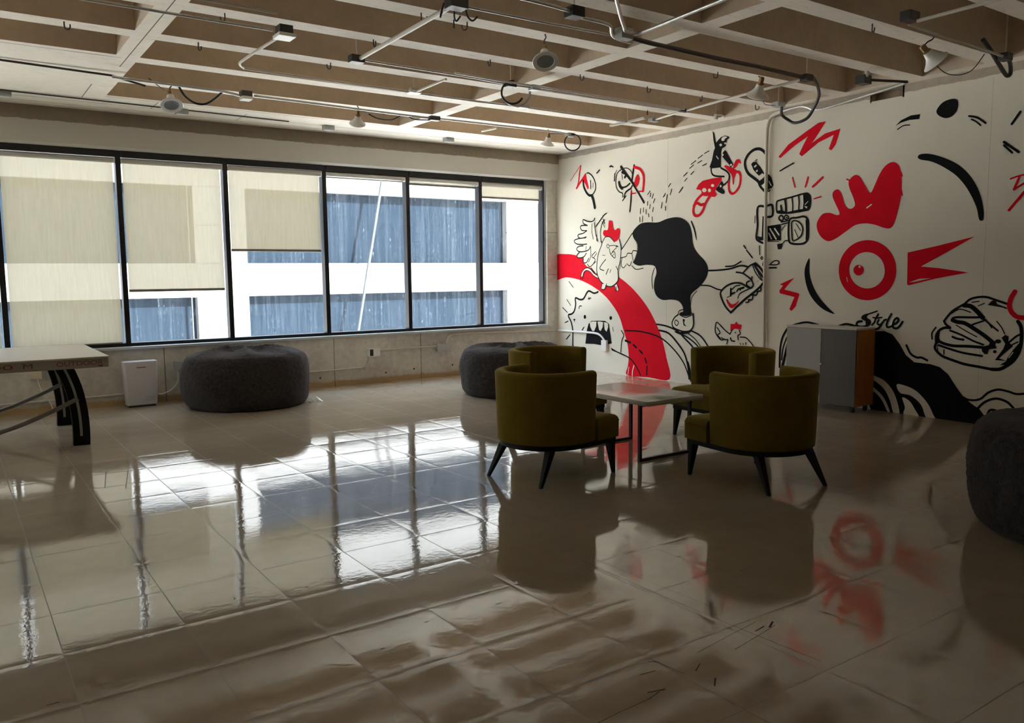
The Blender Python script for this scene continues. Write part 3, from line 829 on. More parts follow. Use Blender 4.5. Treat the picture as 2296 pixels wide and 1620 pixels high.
('s','K',0.0185,0,0,[6505,1262,6467,1272,6464,1315]),
('s','K',0.0134,0,0,[6813,1174,6781,1233,6658,1287]),
('s','K',0.0283,0,0,[6927,1291,6928,1206]),
('s','K',0.0192,0,0,[6860,1245,6917,1226]),
('s','K',0.0146,0,0,[6906,1285,6850,1326,6783,1334]),
('s','K',0.0201,0,0,[6832,1259,6804,1291,6776,1277]),
('s','K',0.0256,0,0,[6777,1295,6724,1307]),
('s','K',0.0102,0,0,[6985,1180,6939,1199]),
('f','R',1,[6998,1145,6978,1153,6948,1112,6902,1093,6845,1110,6795,1149,6828,1093,6907,1045,6959,1076]),
('s','K',0.0199,0,0,[6735,1824,6705,1790]),
('s','K',0.0176,0,0,[6694,1768,6602,1673]),
('s','K',0.0119,0,0,[6500,1814,6492,1706]),
('s','K',0.0193,0,0,[6346,1546,6247,1547]),
('s','K',0.013,1,0,[6460,1682,6441,1666,6458,1651,6475,1667]),
('s','K',0.0184,0,0,[6420,1644,6443,1588,6419,1558]),
('s','K',0.0139,1,0,[6334,1591,6266,1630,6212,1618,6229,1586,6300,1581]),
('s','K',0.0107,0,0,[6352,1582,6316,1586]),
)),
('painted_hen', 'small line drawn hen with red comb behind the far right armchair', 2, (
('f','R',0,[6923,755,6922,845,6862,846,6829,880,6803,848,6746,842,6761,775,6798,787,6849,789]),
('s','K',0.015,0,0,[6937,718,7034,776,7142,856,7172,806,7171,732,7126,669,7066,631,7014,648]),
('s','K',0.0138,0,0,[7143,789,7092,726,7127,695,7078,644]),
('s','K',0.0137,0,0,[7067,663,7013,638,6961,642,6983,585]),
('s','K',0.0125,0,0,[6930,717,6895,773]),
('s','K',0.0146,0,0,[6783,774,6766,725,6802,705,6795,651]),
('s','K',0.0144,0,0,[6767,685,6678,684,6621,644,6565,590,6497,492,6483,351]),
('s','K',0.017,0,0,[6921,667,6903,634,6851,628]),
('f','K',1,[6832,740,6833,736,6836,733,6840,732,6844,731,6849,733,6851,735,6853,739,6852,743,6849,746,6845,747,6840,748,6836,746,6833,744]),
('s','K',0.0112,0,0,[6765,608,6754,591]),
('s','K',0.0112,0,0,[6721,611,6715,593]),
('s','K',0.0112,0,0,[6676,623,6676,596]),
)),
('painted_video_camera', 'black and white video camera with red flash rays', 2, (
('s','K',0.0207,1,0,[6264,2311,6231,2336,6063,2360,5905,2385,5843,2384,5811,2350,5802,2286,5816,2214,5868,2195,6057,2181,6227,2191,6261,2223]),
('f','K',0,[5902,2376,5843,2382,5803,2329,5804,2234,5856,2195,5902,2193,5893,2283]),
('s','W',0.0082,0,0,[5873,2260,5834,2294]),
('f','W',0,[5882,2245,5838,2236,5853,2216]),
('s','K',0.0288,0,0,[6146,2340,6132,2258,6129,2192]),
('s','K',0.0166,0,0,[6053,2354,6038,2272,6038,2197]),
('s','K',0.0175,0,0,[5964,2368,5953,2298,5956,2218]),
('s','K',0.0263,0,0,[6202,2274,6187,2188]),
('f','K',0,[6261,2218,6188,2224,6122,2192,5956,2213,5844,2216,5880,2192,6057,2177,6220,2183]),
('s','K',0.0211,1,0,[6193,2159,6163,2129,6185,2095,6222,2117,6222,2144]),
('s','K',0.0178,1,0,[6128,2160,6088,2130,6120,2105,6150,2129]),
('f','K',1,[6105,2129,6106,2124,6109,2121,6114,2120,6119,2120,6124,2122,6127,2126,6129,2130,6128,2134,6125,2137,6120,2139,6115,2139,6110,2136,6107,2133]),
('s','K',0.0158,0,0,[6191,2082,6087,2092]),
('s','K',0.0158,0,0,[6183,2054,6093,2071]),
('f','K',0,[6387,2046,6197,2060,6190,1867,6382,1867]),
('s','W',0.0181,0,0,[6349,2011,6258,1887]),
('s','W',0.017,0,0,[6283,2010,6219,1933]),
('s','W',0.0139,0,0,[6364,1959,6325,1890]),
('s','K',0.0238,1,0,[6068,2110,5972,2120,5878,2127,5830,2082,5825,1971,5826,1870,5887,1819,6033,1823,6080,1869,6089,2011]),
('s','K',0.041,0,0,[5839,2078,5830,1971,5833,1870]),
('s','K',0.0176,1,0,[6044,2073,5990,2086,5926,2051,5892,1985,5918,1906,5983,1864,6028,1866,6043,1971]),
('s','K',0.0093,0,0,[5989,2054,5923,1970]),
('s','K',0.0093,0,0,[6006,1985,5952,1891]),
('f','K',0,[6243,1826,6160,1834,6181,1766,6231,1764]),
('s','K',0.0126,0,0,[6164,1831,6132,1860,6083,1864]),
('s','K',0.0105,0,0,[6181,1988,6137,2041]),
('s','K',0.0085,0,0,[6379,1862,6217,1853]),
('s','K',0.0271,0,0,[6428,2279,6538,2275,6534,2062,6550,1922,6517,1875,6426,1839]),
('f','K',0,[6462,2165,6425,2168,6417,1888,6469,1896]),
('s','K',0.0267,0,0,[6394,2287,6328,2286,6320,2167,6390,2153]),
('f','K',0,[6546,1933,6428,1911,6427,1877,6503,1880]),
('s','K',0.0109,0,0,[6574,2177,6575,2093]),
('s','R',0.0155,0,0,[6050,2584,6015,2471]),
('s','R',0.0204,0,0,[5842,2566,5873,2462]),
('s','R',0.0252,0,0,[5651,2547,5775,2456]),
('s','R',0.0151,0,0,[5754,2318,5665,2334]),
('s','K',0.0177,0,0,[6225,2679,6045,2747]),
)),
('painted_zigzag', 'large red zigzag high on the wall right of the conduit', 1, (
('f','R',0,[6256,2844,6121,2969,5881,3085,5726,3156,5634,3157,5700,3072,5767,2988,5813,2941,5637,3026,5450,3051,5470,2986,5504,2887,5554,2832,5588,2849,5530,2995,5719,2939,5936,2812,5970,2843,5916,2941,5860,3026,6038,2944,6226,2829]),
)),
('painted_rooster', 'big red rooster face of comb, ring eye and open beak', 1, (
('f','R',1,[5708,2053,5645,2137,5553,2147,5461,2116,5429,2136,5481,2239,5521,2322,5513,2377,5457,2396,5410,2339,5364,2217,5301,2173,5247,2202,5261,2275,5317,2396,5327,2475,5264,2530,5202,2512,5139,2418,5072,2326,5026,2395,4976,2504,4918,2585,4840,2621,4773,2591,4736,2503,4723,2330,4737,2195,4782,2012,4825,1943,4899,1947,5010,1987,5123,2006,5236,1993,5351,1927,5453,1865,5558,1833,5652,1885,5705,1971]),
('s','R',0.0146,0,0,[5354,2497,5312,2476]),
('s','R',0.0161,0,0,[4736,2503,4724,2465]),
('s','R',0.0161,0,0,[4726,2318,4714,2274]),
('s','W',0.0143,0,0,[5104,2170,5053,2201]),
('s','R',0.1275,1,0,[4810,1502,4819,1424,4853,1354,4909,1297,4981,1260,5064,1246,5149,1258,5227,1294,5292,1352,5335,1426,5352,1508,5341,1590,5303,1662,5243,1719,5168,1753,5084,1763,5000,1748,4925,1709,4865,1652,4826,1581]),
('f','R',1,[5115,1507,5120,1482,5136,1462,5159,1451,5186,1451,5211,1463,5229,1483,5236,1508,5231,1533,5214,1553,5191,1564,5164,1563,5139,1552,5122,1532]),
('f','W',1,[5152,1544,5153,1538,5156,1534,5162,1531,5167,1531,5173,1534,5176,1538,5178,1544,5177,1550,5173,1554,5168,1557,5163,1557,5157,1554,5154,1550]),
('s','W',0.0079,0,0,[5315,1429,5304,1383]),
('f','R',0,[4630,1682,4302,1745,3967,1818,4227,1674,4484,1537,4292,1517,4009,1472,4216,1435,4336,1412,4609,1344,4623,1358]),
('f','W',0,[4604,1375,4497,1412,4379,1417,4534,1384]),
)),
('painted_curve', 'black tapered crescent left of the rooster eye', 1, (
('f','K',1,[5794,1649,5847,1556,5852,1445,5807,1291,5722,1167,5593,1067,5450,1021,5540,1096,5661,1217,5744,1347,5789,1486]),
)),
('painted_lightning', 'small red zigzag above the cabinet', 1, (
('f','R',0,[5991,1427,6090,1391,6195,1348,6148,1334,6198,1273,6188,1242,5984,1202,6050,1058,6021,1037,5964,1092,5915,1234,5932,1248,6125,1288,6080,1339]),
)),
('painted_crescent', 'long black crescent right of the red comb', 1, (
('f','K',1,[4566,2636,4539,2663,4440,2654,4293,2597,4148,2510,4028,2383,3942,2226,3898,2063,3898,1978,3918,1964,3939,1986,3969,2102,4056,2270,4166,2408,4301,2510,4424,2577,4531,2608]),
)),
('painted_dots', 'black blot with short dashes high at the right end', 1, (
('f','K',1,[4393,3073,4335,3137,4248,3155,4195,3134,4184,3079,4201,3024,4246,2985,4310,2982,4378,3024]),
('f','K',0,[4818,2983,4759,3031,4657,3063,4557,3061,4565,3013,4668,3020,4758,3007]),
('s','K',0.0119,0,0,[4791,2945,4730,2973,4664,2970]),
('s','K',0.0191,0,0,[4076,2964,3998,2937,3920,2875]),
('s','K',0.0145,0,0,[4052,2930,4008,2902,3964,2860]),
('s','K',0.0225,0,0,[3619,2929,3686,2831]),
('s','K',0.0227,0,0,[3747,2677,3614,2568]),
('s','K',0.0186,0,0,[3745,2647,3670,2569]),
)),
('painted_spark', 'red zigzag at the right end of the wall', 1, (
('s','R',0.0164,0,0,[3671,2333,3615,2349,3523,2364]),
('s','R',0.0206,0,0,[3594,2350,3638,2233]),
('s','R',0.0184,0,0,[3638,2233,3520,2299]),
('s','R',0.0267,0,0,[3507,2254,3604,2131,3670,2047]),
)),
('painted_lettering', 'handwritten word Style in black above the cabinet', 2, (
('s','K',0.0154,0,0,[4941,1069,4985,1053,5021,1041,5071,1023]),
('s','K',0.0267,0,0,[5056,1025,5092,1012,5110,991,5083,975,5046,963,5020,944,5030,920,5066,902,5120,892,5165,900,5175,920,5159,945,5115,953]),
('f','K',0,[5117,1001,5063,1023,5055,990,5018,974,5006,948,5016,914,5066,905,5072,959,5109,974]),
('s','K',0.0201,0,0,[4927,1036,4954,990,4967,950,4994,918]),
('s','K',0.0162,0,0,[4985,999,4940,995,4885,1003]),
('s','K',0.02,0,0,[4918,975,4933,944,4919,925,4895,929,4871,954,4855,977]),
('s','K',0.0239,0,0,[4878,947,4901,906,4921,885,4949,873]),
('s','K',0.0213,0,0,[4856,974,4836,983]),
('s','K',0.0217,0,0,[4779,1044,4813,982,4828,929,4817,903,4782,910,4762,925]),
('s','K',0.0234,0,0,[4759,935,4725,947,4699,980,4714,1003,4741,985,4756,945,4755,906,4727,894,4693,909,4655,966]),
)),
('painted_black_wave', 'black wave sloping down to the floor right of the cabinet', 1, (
('f','K',0,[5548,662,5338,757,5106,824,4966,851,4855,860,4759,829,4675,732,4605,622,4511,554,4346,549,4247,527,4159,461,4069,336,3995,248,3923,196,3840,147,3769,61,3816,-7,4101,-7,4474,-7,4876,-5,5310,-4,5525,-4]),
('f','W',1,[5033,418,4944,373,4834,332,4735,238,4676,115,4651,-2,4716,-2,4757,118,4830,240,4942,318,5031,365]),
('f','W',1,[5027,272,4934,236,4826,143,4752,-1,4782,0,4853,120,4940,195,5026,226]),
('f','W',1,[4691,304,4591,299,4472,254,4353,143,4286,26,4265,-11,4359,-9,4422,121,4535,203,4651,219]),
('f','W',1,[4625,173,4545,144,4483,63,4446,-9,4598,-6,4592,74]),
('f','W',0,[5541,469,5236,413,5070,268,4974,-2,5525,-1]),
('s','K',0.023,0,0,[4603,724,4553,639,4488,606,4437,608,4377,584]),
('s','K',0.0267,0,0,[6073,823,6138,711,6165,564,6166,359]),
('s','K',0.0181,0,0,[6074,722,6123,596,6139,449]),
('s','K',0.0346,0,0,[6059,643,6094,496,6128,362]),
('s','K',0.0234,0,0,[6073,823,5974,875,5810,913,5650,889]),
('s','K',0.0247,0,0,[5388,890,5299,915,5195,899]),
)),
('painted_waves', 'thin black wave lines behind the dark pouf at right', 1, (
('s','K',0.0213,0,0,[4031,262,3947,229,3845,248,3770,321,3684,360,3597,353,3522,336,3455,346,3327,372]),
('s','K',0.0234,0,0,[3869,143,3799,224,3701,271,3603,254,3536,198,3469,127]),
('s','K',0.0235,0,0,[3772,85,3751,147,3707,159,3662,135,3636,57]),
)),
('painted_burger', 'black brush drawing of a burger with a red hook stroke', 1, (
('s','K',0.0217,0,0,[4226,988,4197,1032,4146,1094,4078,1140,4032,1168,3983,1213,3910,1235,3832,1237,3759,1215,3644,1177]),
('s','K',0.0335,0,0,[3541,1016,3512,967,3502,872,3512,758,3554,658,3625,589,3683,555,3754,549]),
('s','K',0.0267,0,0,[3754,549,3866,562,4004,577,4123,607,4221,638,4278,680,4305,721,4294,771,4297,838,4269,895,4216,925,4162,925]),
('s','K',0.0223,0,0,[4225,994,4205,959,4162,931]),
('s','K',0.0433,0,0,[4038,1153,3974,1146,3915,1101,3856,1038]),
('s','K',0.0171,0,0,[3856,1038,3786,977,3712,920]),
('s','K',0.0102,0,0,[3827,1022,3768,943]),
('s','K',0.0218,0,0,[4143,1022,4096,1035,3957,1038,3845,1045]),
('s','K',0.0391,0,0,[4142,1004,4094,988,4023,979,3941,935,3836,870,3744,800]),
('s','K',0.0105,0,0,[4104,957,3996,897,3903,852]),
('s','K',0.0192,0,0,[4161,900,4053,864,3935,811,3837,779]),
('s','K',0.022,0,0,[4134,839,4086,823,4027,817]),
('s','K',0.0288,0,0,[4275,882,4277,809,4239,775,4130,751,3978,755,3842,753]),
('s','K',0.0315,0,0,[4286,857,4279,778]),
('s','K',0.0221,0,0,[4269,748,4164,719,4021,687,3846,670]),
('s','K',0.0172,0,0,[3948,969,3832,1015]),
('s','K',0.011,0,0,[3727,1009,3681,953,3651,895]),
('f','K',0,[3853,758,3787,780,3778,809,3739,800,3712,753,3785,739,3794,692,3822,689,3848,717]),
('f','K',0,[3676,856,3645,886,3613,871,3613,820,3571,782,3627,727,3688,659,3617,639,3725,640,3655,754,3641,801]),
('f','K',1,[3678,821,3680,813,3687,805,3699,801,3711,800,3723,803,3731,809,3734,818,3732,826,3724,834,3713,838,3700,839,3689,836,3681,830]),
('f','K',1,[3713,721,3714,714,3718,709,3725,705,3732,705,3739,707,3744,712,3746,718,3744,725,3740,731,3734,734,3726,734,3720,732,3715,727]),
('s','K',0.0188,0,0,[3610,814,3554,871,3521,893]),
('s','K',0.0125,0,0,[3592,789,3531,825]),
('f','K',0,[3613,671,3569,748,3520,814,3507,758,3549,664,3604,602,3679,596,3627,635]),
('s','W',0.0084,0,0,[3602,671,3568,725]),
('f','K',0,[3817,1162,3781,1203,3748,1209,3730,1172,3647,1135,3729,1149]),
('s','K',0.0143,0,0,[3741,1169,3647,1136]),
('s','K',0.0114,0,0,[4157,1069,4076,1114,3971,1087]),
('s','K',0.0153,0,0,[4304,924,4340,867,4336,806]),
('s','K',0.0104,0,0,[3964,1184,3897,1196]),
('s','K',0.0094,0,0,[3903,1151,3848,1177]),
('s','K',0.0134,0,0,[4212,703,4210,661]),
('s','K',0.009,0,0,[4281,741,4272,687]),
('s','R',0.0436,0,0,[3581,1291,3610,1235,3622,1166,3603,1105,3554,1061,3492,1052,3409,1063]),
)),
]

# ---------------------------------------------------------------- painting on the right wall, children of that wall
PM = {'K': 0, 'R': 1, 'W': 2}
def ribbon(bm, P, hw, mi, x, closed=False, taper=0):
    n = len(P); Lp, Rp = [], []
    for i in range(n):
        a = P[(i - 1) % n] if closed or i > 0 else P[i]
        b = P[(i + 1) % n] if closed or i < n - 1 else P[i]
        t = (b - a)
        if t.length < 1e-9: t = Vector((1, 0))
        t.normalize(); nn = Vector((-t.y, t.x))
        w = hw
        if taper and not closed:
            s_ = i / (n - 1); w = hw * (0.25 + 0.75 * math.sin(math.pi * min(1, 0.15 + 0.85 * s_)) ** 0.7)
        Lp.append(bm.verts.new((x, *(P[i] + nn * w)))); Rp.append(bm.verts.new((x, *(P[i] - nn * w))))
    for i in range(n if closed else n - 1):
        j = (i + 1) % n
        f = bm.faces.new((Lp[i], Lp[j], Rp[j], Rp[i])); f.material_index = mi
    if not closed and not taper:
        for i, d in ((0, P[0] - P[1]), (n - 1, P[-1] - P[-2])):
            if d.length < 1e-9: continue
            d.normalize(); e = Vector((-d.y, d.x))
            vs = [bm.verts.new((x, *(P[i] + e * hw * math.cos(a) + d * hw * math.sin(a)))) for a in [math.pi * k / 5 for k in range(6)]]
            f = bm.faces.new(vs); f.material_index = mi

def pairs(flat): return [Vector((flat[i] / 1000, flat[i + 1] / 1000)) for i in range(0, len(flat), 2)]
for name, label, layer, items in MURAL:
    bm = bmesh.new()
    for k, it in enumerate(items):
        x = W - (0.001 + layer * 0.0022 + k * 0.00004)
        if it[0] == 's':
            _, c, w, closed, taper, flat = it
            P = catmull(pairs(flat), 5, bool(closed))
            ribbon(bm, P, w / 2, PM[c], x, bool(closed), taper)
        else:
            _, c, sm, flat = it
            P = pairs(flat)
            if sm: P = catmull(P, 4, True)
            vs = [bm.verts.new((x, p.x, p.y)) for p in P]
            for tri in tessellate_polygon([[Vector((p.x, p.y, 0)) for p in P]]):
                try: f = bm.faces.new([vs[i] for i in tri]); f.material_index = PM[c]
                except ValueError: pass
    for f in bm.faces:
        f.normal_update()
        if f.normal.x > 0: f.normal_flip()
    o = build(name, bm, [M['black'], M['red'], M['cream']], wall_right)
    o['label'] = label

# ---------------------------------------------------------------- barrel armchairs
def shell_plan(ro, th):
    """centre line of the wrap-around back, from right arm end to left arm end"""
    rc = ro - th / 2
    pts = [(rc, 0.12), (rc, 0.06)]
    for k in range(0, 25):
        a = -math.pi * k / 24
        pts.append((rc * math.cos(a), rc * 0.98 * math.sin(a) - 0.01))
    pts += [(-rc, 0.06), (-rc, 0.12)]
    return pts

def make_chair(label, loc, rotz):
    t = thing('armchair', label, 'armchair', loc, rotz, 'armchairs around the coffee table')
    # wrap-around back and arms, one upholstered band with rounded rim
    th, z0, z1 = 0.085, 0.285, 0.802
    bm = bmesh.new()
    plan = [Vector((x, y, 0)) for x, y in shell_plan(0.385, th)]
    cs = []
    for k in range(9):
        a = math.pi * k / 8
        cs.append((math.cos(a) * th / 2, z1 - 0.025 + 0.025 * math.sin(a)))
    cs = [(th / 2, z0), (th / 2, 0.45), (th / 2, 0.62)] + cs + [(-th / 2, 0.62), (-th / 2, 0.45), (-th / 2, z0)]
    rings = []
    n = len(plan)
    ext = []
    for i, p in enumerate(plan):
        a = plan[max(i - 1, 0)]; b = plan[min(i + 1, n - 1)]
        tg = (b - a).normalized(); nn = Vector((-tg.y, tg.x, 0))
        ext.append((p, nn, 1.0))
    # soft end faces of the arms
    p, nn, _ = ext[0]; tg = (plan[1] - plan[0]).normalized()
    ext = [(p - tg * 0.012, nn, 0.7), (p - tg * 0.006, nn, 0.92)] + ext
    p, nn, _ = ext[-1]; tg = (plan[-1] - plan[-2]).normalized()
    ext = ext + [(p + tg * 0.006, nn, 0.92), (p + tg * 0.012, nn, 0.7)]
    for p, nn, s_ in ext:
        ring = []
        for (o_, z) in cs:
            f_ = 0.955 + 0.045 * (z - z0) / (z1 - z0)
            q = p * f_ + nn * o_ * s_
            ring.append(bm.verts.new((q.x, q.y, z if s_ == 1 else z0 + (z - z0) * (0.985 if s_ > 0.9 else 0.97))))
        rings.append(ring)
    m = len(cs)
    for a, b in zip(rings[:-1], rings[1:]):
        for k in range(m): bm.faces.new((a[k], b[k], b[(k + 1) % m], a[(k + 1) % m]))
    bm.faces.new(rings[0]); bm.faces.new(rings[-1][::-1])
    bmesh.ops.recalc_face_normals(bm, faces=bm.faces)
    build('backrest', bm, M['velvet'], t, 50)
    # seat: T-shaped cushion that comes forward past the arms
    def seat_plan(e):
        pts = []
        for (cx, cy, r_, a0, a1) in ((0.335 - e, 0.36 - e, 0.05, 0, 90), (-0.335 + e, 0.36 - e, 0.05, 90, 180)):
            for k in range(5):
                a = math.radians(a0 + (a1 - a0) * k / 4); pts.append((cx + r_ * math.cos(a), cy + r_ * math.sin(a)))
        pts += [(-0.385 + e, 0.142), (-0.30 + e, 0.138)]
        for k in range(13):
            a = math.pi + math.pi * k / 12; pts.append(((0.30 - e) * math.cos(a), (0.30 - e) * math.sin(a) - 0.01))
        pts += [(0.30 - e, 0.138), (0.385 - e, 0.142)]
        return pts
    bm = bmesh.new()
    lev = [(0.0, 0.285), (0.0, 0.40), (0.004, 0.425), (0.016, 0.442), (0.05, 0.452), (0.12, 0.460)]
    rg = []
    for e, z in lev: rg.append([bm.verts.new((x, y, z)) for x, y in seat_plan(e)])
    for a, b in zip(rg[:-1], rg[1:]):
        for k in range(len(a)): bm.faces.new((a[k], a[(k + 1) % len(a)], b[(k + 1) % len(b)], b[k]))
    c = bm.verts.new((0, 0.05, 0.466))
    for k in range(len(rg[-1])): bm.faces.new((rg[-1][k], rg[-1][(k + 1) % len(rg[-1])], c))
    bm.faces.new(rg[0][::-1])
    bmesh.ops.recalc_face_normals(bm, faces=bm.faces)
    seat = build('seat', bm, M['velvet'], t, 50)
    bm = bmesh.new(); tube(bm, [(x, y, 0.408) for x, y in seat_plan(-0.001)][:12] , 0.0035, 6); build('piping', bm, M['velvet'], seat, 60)
    # curved base rail
    bm = bmesh.new()
    pl = []
    for k in range(17):
        a = math.pi + math.pi * k / 16; pl.append((0.355 * math.cos(a), 0.345 * math.sin(a) - 0.01))
    pl += [(0.36, 0.15), (0.355, 0.38), (-0.355, 0.38), (-0.36, 0.15)]
    prism(bm, pl, 0.245, 0.287)
    build('rail', bm, M['darkwood'], t, 40)
    for sx, y0, x0, y1, x1 in ((1, 0.345, 0.325, 0.375, 0.335), (-1, 0.345, 0.325, 0.375, 0.335), (1, -0.215, 0.235, -0.355, 0.27), (-1, -0.215, 0.235, -0.355, 0.27)):
        bm = bmesh.new()
        a, b = 0.030, 0.013
        lo = [bm.verts.new((sx * x1 + dx * b, y1 + dy * b, 0)) for dx, dy in ((-1, -1), (1, -1), (1, 1), (-1, 1))]
        hi = [bm.verts.new((sx * x0 + dx * a, y0 + dy * a, 0.25)) for dx, dy in ((-1, -1), (1, -1), (1, 1), (-1, 1))]
        bm.faces.new(lo[::-1]); bm.faces.new(hi)
        for k in range(4): bm.faces.new((lo[k], lo[(k + 1) % 4], hi[(k + 1) % 4], hi[k]))
        bmesh.ops.bevel(bm, geom=list(bm.edges), offset=0.004, segments=1, affect='EDGES')
        build('leg', bm, M['darkwood'], t)
    return t
ch = make_chair('mustard velvet barrel armchair seen from behind, left in front of the coffee table', (3.66, 4.82, 0), math.radians(-80.5))
dup(ch, 'mustard velvet barrel armchair seen from behind, at right and nearest the camera', (4.775, 3.74, 0), math.radians(-6.8))
dup(ch, 'mustard velvet barrel armchair facing the camera, left between the fleece pouf and the table', (4.65, 6.08, 0), math.radians(188))
dup(ch, 'mustard velvet barrel armchair facing left, behind the table in front of the mural', (5.89, 4.96, 0), math.radians(90))

# ---------------------------------------------------------------- coffee table
t = thing('coffee_table', 'low coffee table with pale glossy top and black sled legs', 'coffee table', (4.77, 5.06, 0))
bm = bmesh.new()
def rrect(hx, hy, r, n=5):
    pts = []
    for cx, cy, a0 in ((hx - r, hy - r, 0), (-hx + r, hy - r, 90), (-hx + r, -hy + r, 180), (hx - r, -hy + r, 270)):
        for k in range(n + 1):
            a = math.radians(a0 + 90 * k / n); pts.append((cx + r * math.cos(a), cy + r * math.sin(a)))
    return pts
prism(bm, rrect(0.325, 0.50, 0.03), 0.476, 0.500, 0.002); build('table_top', bm, M['white_lam'], t, 30)
bm = bmesh.new(); prism(bm, rrect(0.325, 0.50, 0.03), 0.462, 0.4755); build('edge_band', bm, M['lam_edge'], t, 30)
for y in (-0.375, 0.335):
    bm = bmesh.new(); s_ = 0.0125
    box(bm, -0.295, -0.27, y - s_, y + s_, 0, 0.462); box(bm, 0.27, 0.295, y - s_, y + s_, 0, 0.462); box(bm, -0.27, 0.27, y - s_, y + s_, 0, 0.022); box(bm, -0.27, 0.27, y - s_, y + s_, 0.44, 0.462)
    build('leg_frame', bm, M['blacksteel'], t)

# ---------------------------------------------------------------- fleece poufs
def make_pouf(label, loc, r, h, seed, dent=0.0):
    t = thing('pouf', label, 'pouf', loc, 0, 'large round fleece poufs')
    bm = bmesh.new()
    prof = [(0.0, 0.0), (0.6, 0.0), (0.84, 0.004), (0.905, 0.03), (0.95, 0.09), (0.98, 0.2), (0.996, 0.34), (1.0, 0.5), (0.988, 0.64), (0.958, 0.755), (0.90, 0.845), (0.80, 0.905), (0.66, 0.95), (0.48, 0.985), (0.32, 0.998), (0.16, 0.99), (0.05, 0.98), (0.0, 0.975)]
    P = [Vector((a * r, b * h, 0)) for a, b in prof]
    fine = catmull(P, 7)
    def wob(v):
        k = min(1.0, v.z / (0.25 * h))
        q = Vector((v.x * 1.7 + seed, v.y * 1.7, v.z * 1.7))
        a = math.atan2(v.y, v.x)
        d = (mnoise.noise(q) * 0.035 + mnoise.noise(q * 3.1) * 0.014 + mnoise.noise(q * 24) * 0.008 + mnoise.noise(q * 55) * 0.005) * k
        rr = math.hypot(v.x, v.y)
        out = Vector((v.x, v.y, 0)).normalized() if rr > 1e-5 else Vector((0, 0, 0))
        top = max(0.0, (v.z / h - 0.86) / 0.14)
        fold = 0.065 * top * abs(math.sin(3.5 * a + 2 * mnoise.noise(q))) * min(1, rr / (0.35 * r)) * (1.4 - rr / r)
        return v + out * d + Vector((0, 0, d * 0.8 * top - fold - dent * top * max(0, math.cos(a - 0.6))))
    lathe(bm, [(max(p.x, 0.0), max(p.y, 0.0)) for p in fine], 170, wob=wob)
    bmesh.ops.remove_doubles(bm, verts=bm.verts, dist=1e-4)
    bmesh.ops.recalc_face_normals(bm, faces=bm.faces)
    build('cushion', bm, M['fur'], t, 180)
    return t
p1 = make_pouf('dark grey round fleece pouf under the windows, beside the white purifier', (2.90, 9.70, 0), 0.735, 0.70, 0.0)
bm = bmesh.new()
for k in range(7):
    a = (0.50 + 0.02 * k, -0.44 + 0.008 * k, 0.02 + 0.018 * ((k * 7) % 4)); b = (0.535 + 0.022 * k, -0.43, 0.005 + 0.012 * ((k * 5) % 3)); c_ = (0.52 + 0.03 * k, -0.40, 0.012 * (k % 3))
    vs = [bm.verts.new((p[0] + 0.09, p[1] + 0.03, p[2])) for p in (a, b, c_)]
    bm.faces.new(vs)
o = build('tag', bm, M['boxwhite'], p1); o['label'] = 'crumpled white fabric tag'
make_pouf('grey brown fleece pouf half hidden behind the left armchairs', (5.95, 8.50, 0), 0.72, 0.65, 5.0, 0.03)
make_pouf('dark fleece pouf cut off by the right edge of the photo', (5.36, 1.74, 0), 0.75, 0.72, 11.0)

# ---------------------------------------------------------------- cabinet on castors
t = thing('cabinet', 'low grey two door cabinet with orange wood side, against the mural', 'cabinet', (7.97, 5.345, 0))
x0, x1, y0, y1, z0, z1 = -0.165, 0.165, -0.43, 0.43, 0.07, 0.90
bm = bmesh.new(); box(bm, x0 + 0.002, x1, y0 + 0.02, y1 - 0.02, z0, z1 - 0.02); build('carcass', bm, M['cab_dark'], t)
for sy, nm in ((-1, 'near'), (1, 'far')):
    bm = bmesh.new(); a = y0 if sy < 0 else y1 - 0.019; box(bm, x0 + 0.001, x1, a, a + 0.019, z0, z1 - 0.019, 0.001); o = build('side_panel', bm, M['orange_wood'], t); o['label'] = 'orange wood grain side panel'
bm = bmesh.new(); box(bm, x0 - 0.016, x1, y0, y1, z1 - 0.018, z1, 0.002); build('top_panel', bm, M['cab_top'], t)
for a, b, m_, lb in ((y0 + 0.002, -0.014, 'cab_dark', 'dark grey door'), (-0.010, y1 - 0.002, 'cab_light', 'light grey door')):
    bm = bmesh.new(); box(bm, x0 - 0.016, x0 + 0.0, a, b, z0 + 0.004, z1 - 0.021, 0.0015); d = build('door', bm, M[m_], t); d['label'] = lb
    if m_ == 'cab_dark':
        bm = bmesh.new(); lathe(bm, [(0, 0.018), (0.010, 0.017), (0.012, 0.012), (0.008, 0.006), (0.007, 0)], 12, M=Matrix.Translation((x0 - 0.016, -0.028, 0.50)) @ Matrix.Rotation(-math.pi / 2, 4, 'Y')); build('knob', bm, M['bulbwhite'], d, 60)
for cx in (x0 + 0.05, x1 - 0.05):
    for cy in (y0 + 0.06, y1 - 0.06):
        bm = bmesh.new(); tube(bm, [(cx, cy - 0.012, 0.026), (cx, cy + 0.012, 0.026)], 0.026, 14); box(bm, cx - 0.014, cx + 0.014, cy - 0.018, cy - 0.013, 0.02, z0); box(bm, cx - 0.014, cx + 0.014, cy + 0.013, cy + 0.018, 0.02, z0); box(bm, cx - 0.018, cx + 0.018, cy - 0.018, cy + 0.018, z0 - 0.012, z0)
        build('castor', bm, M['blacksteel'], t)

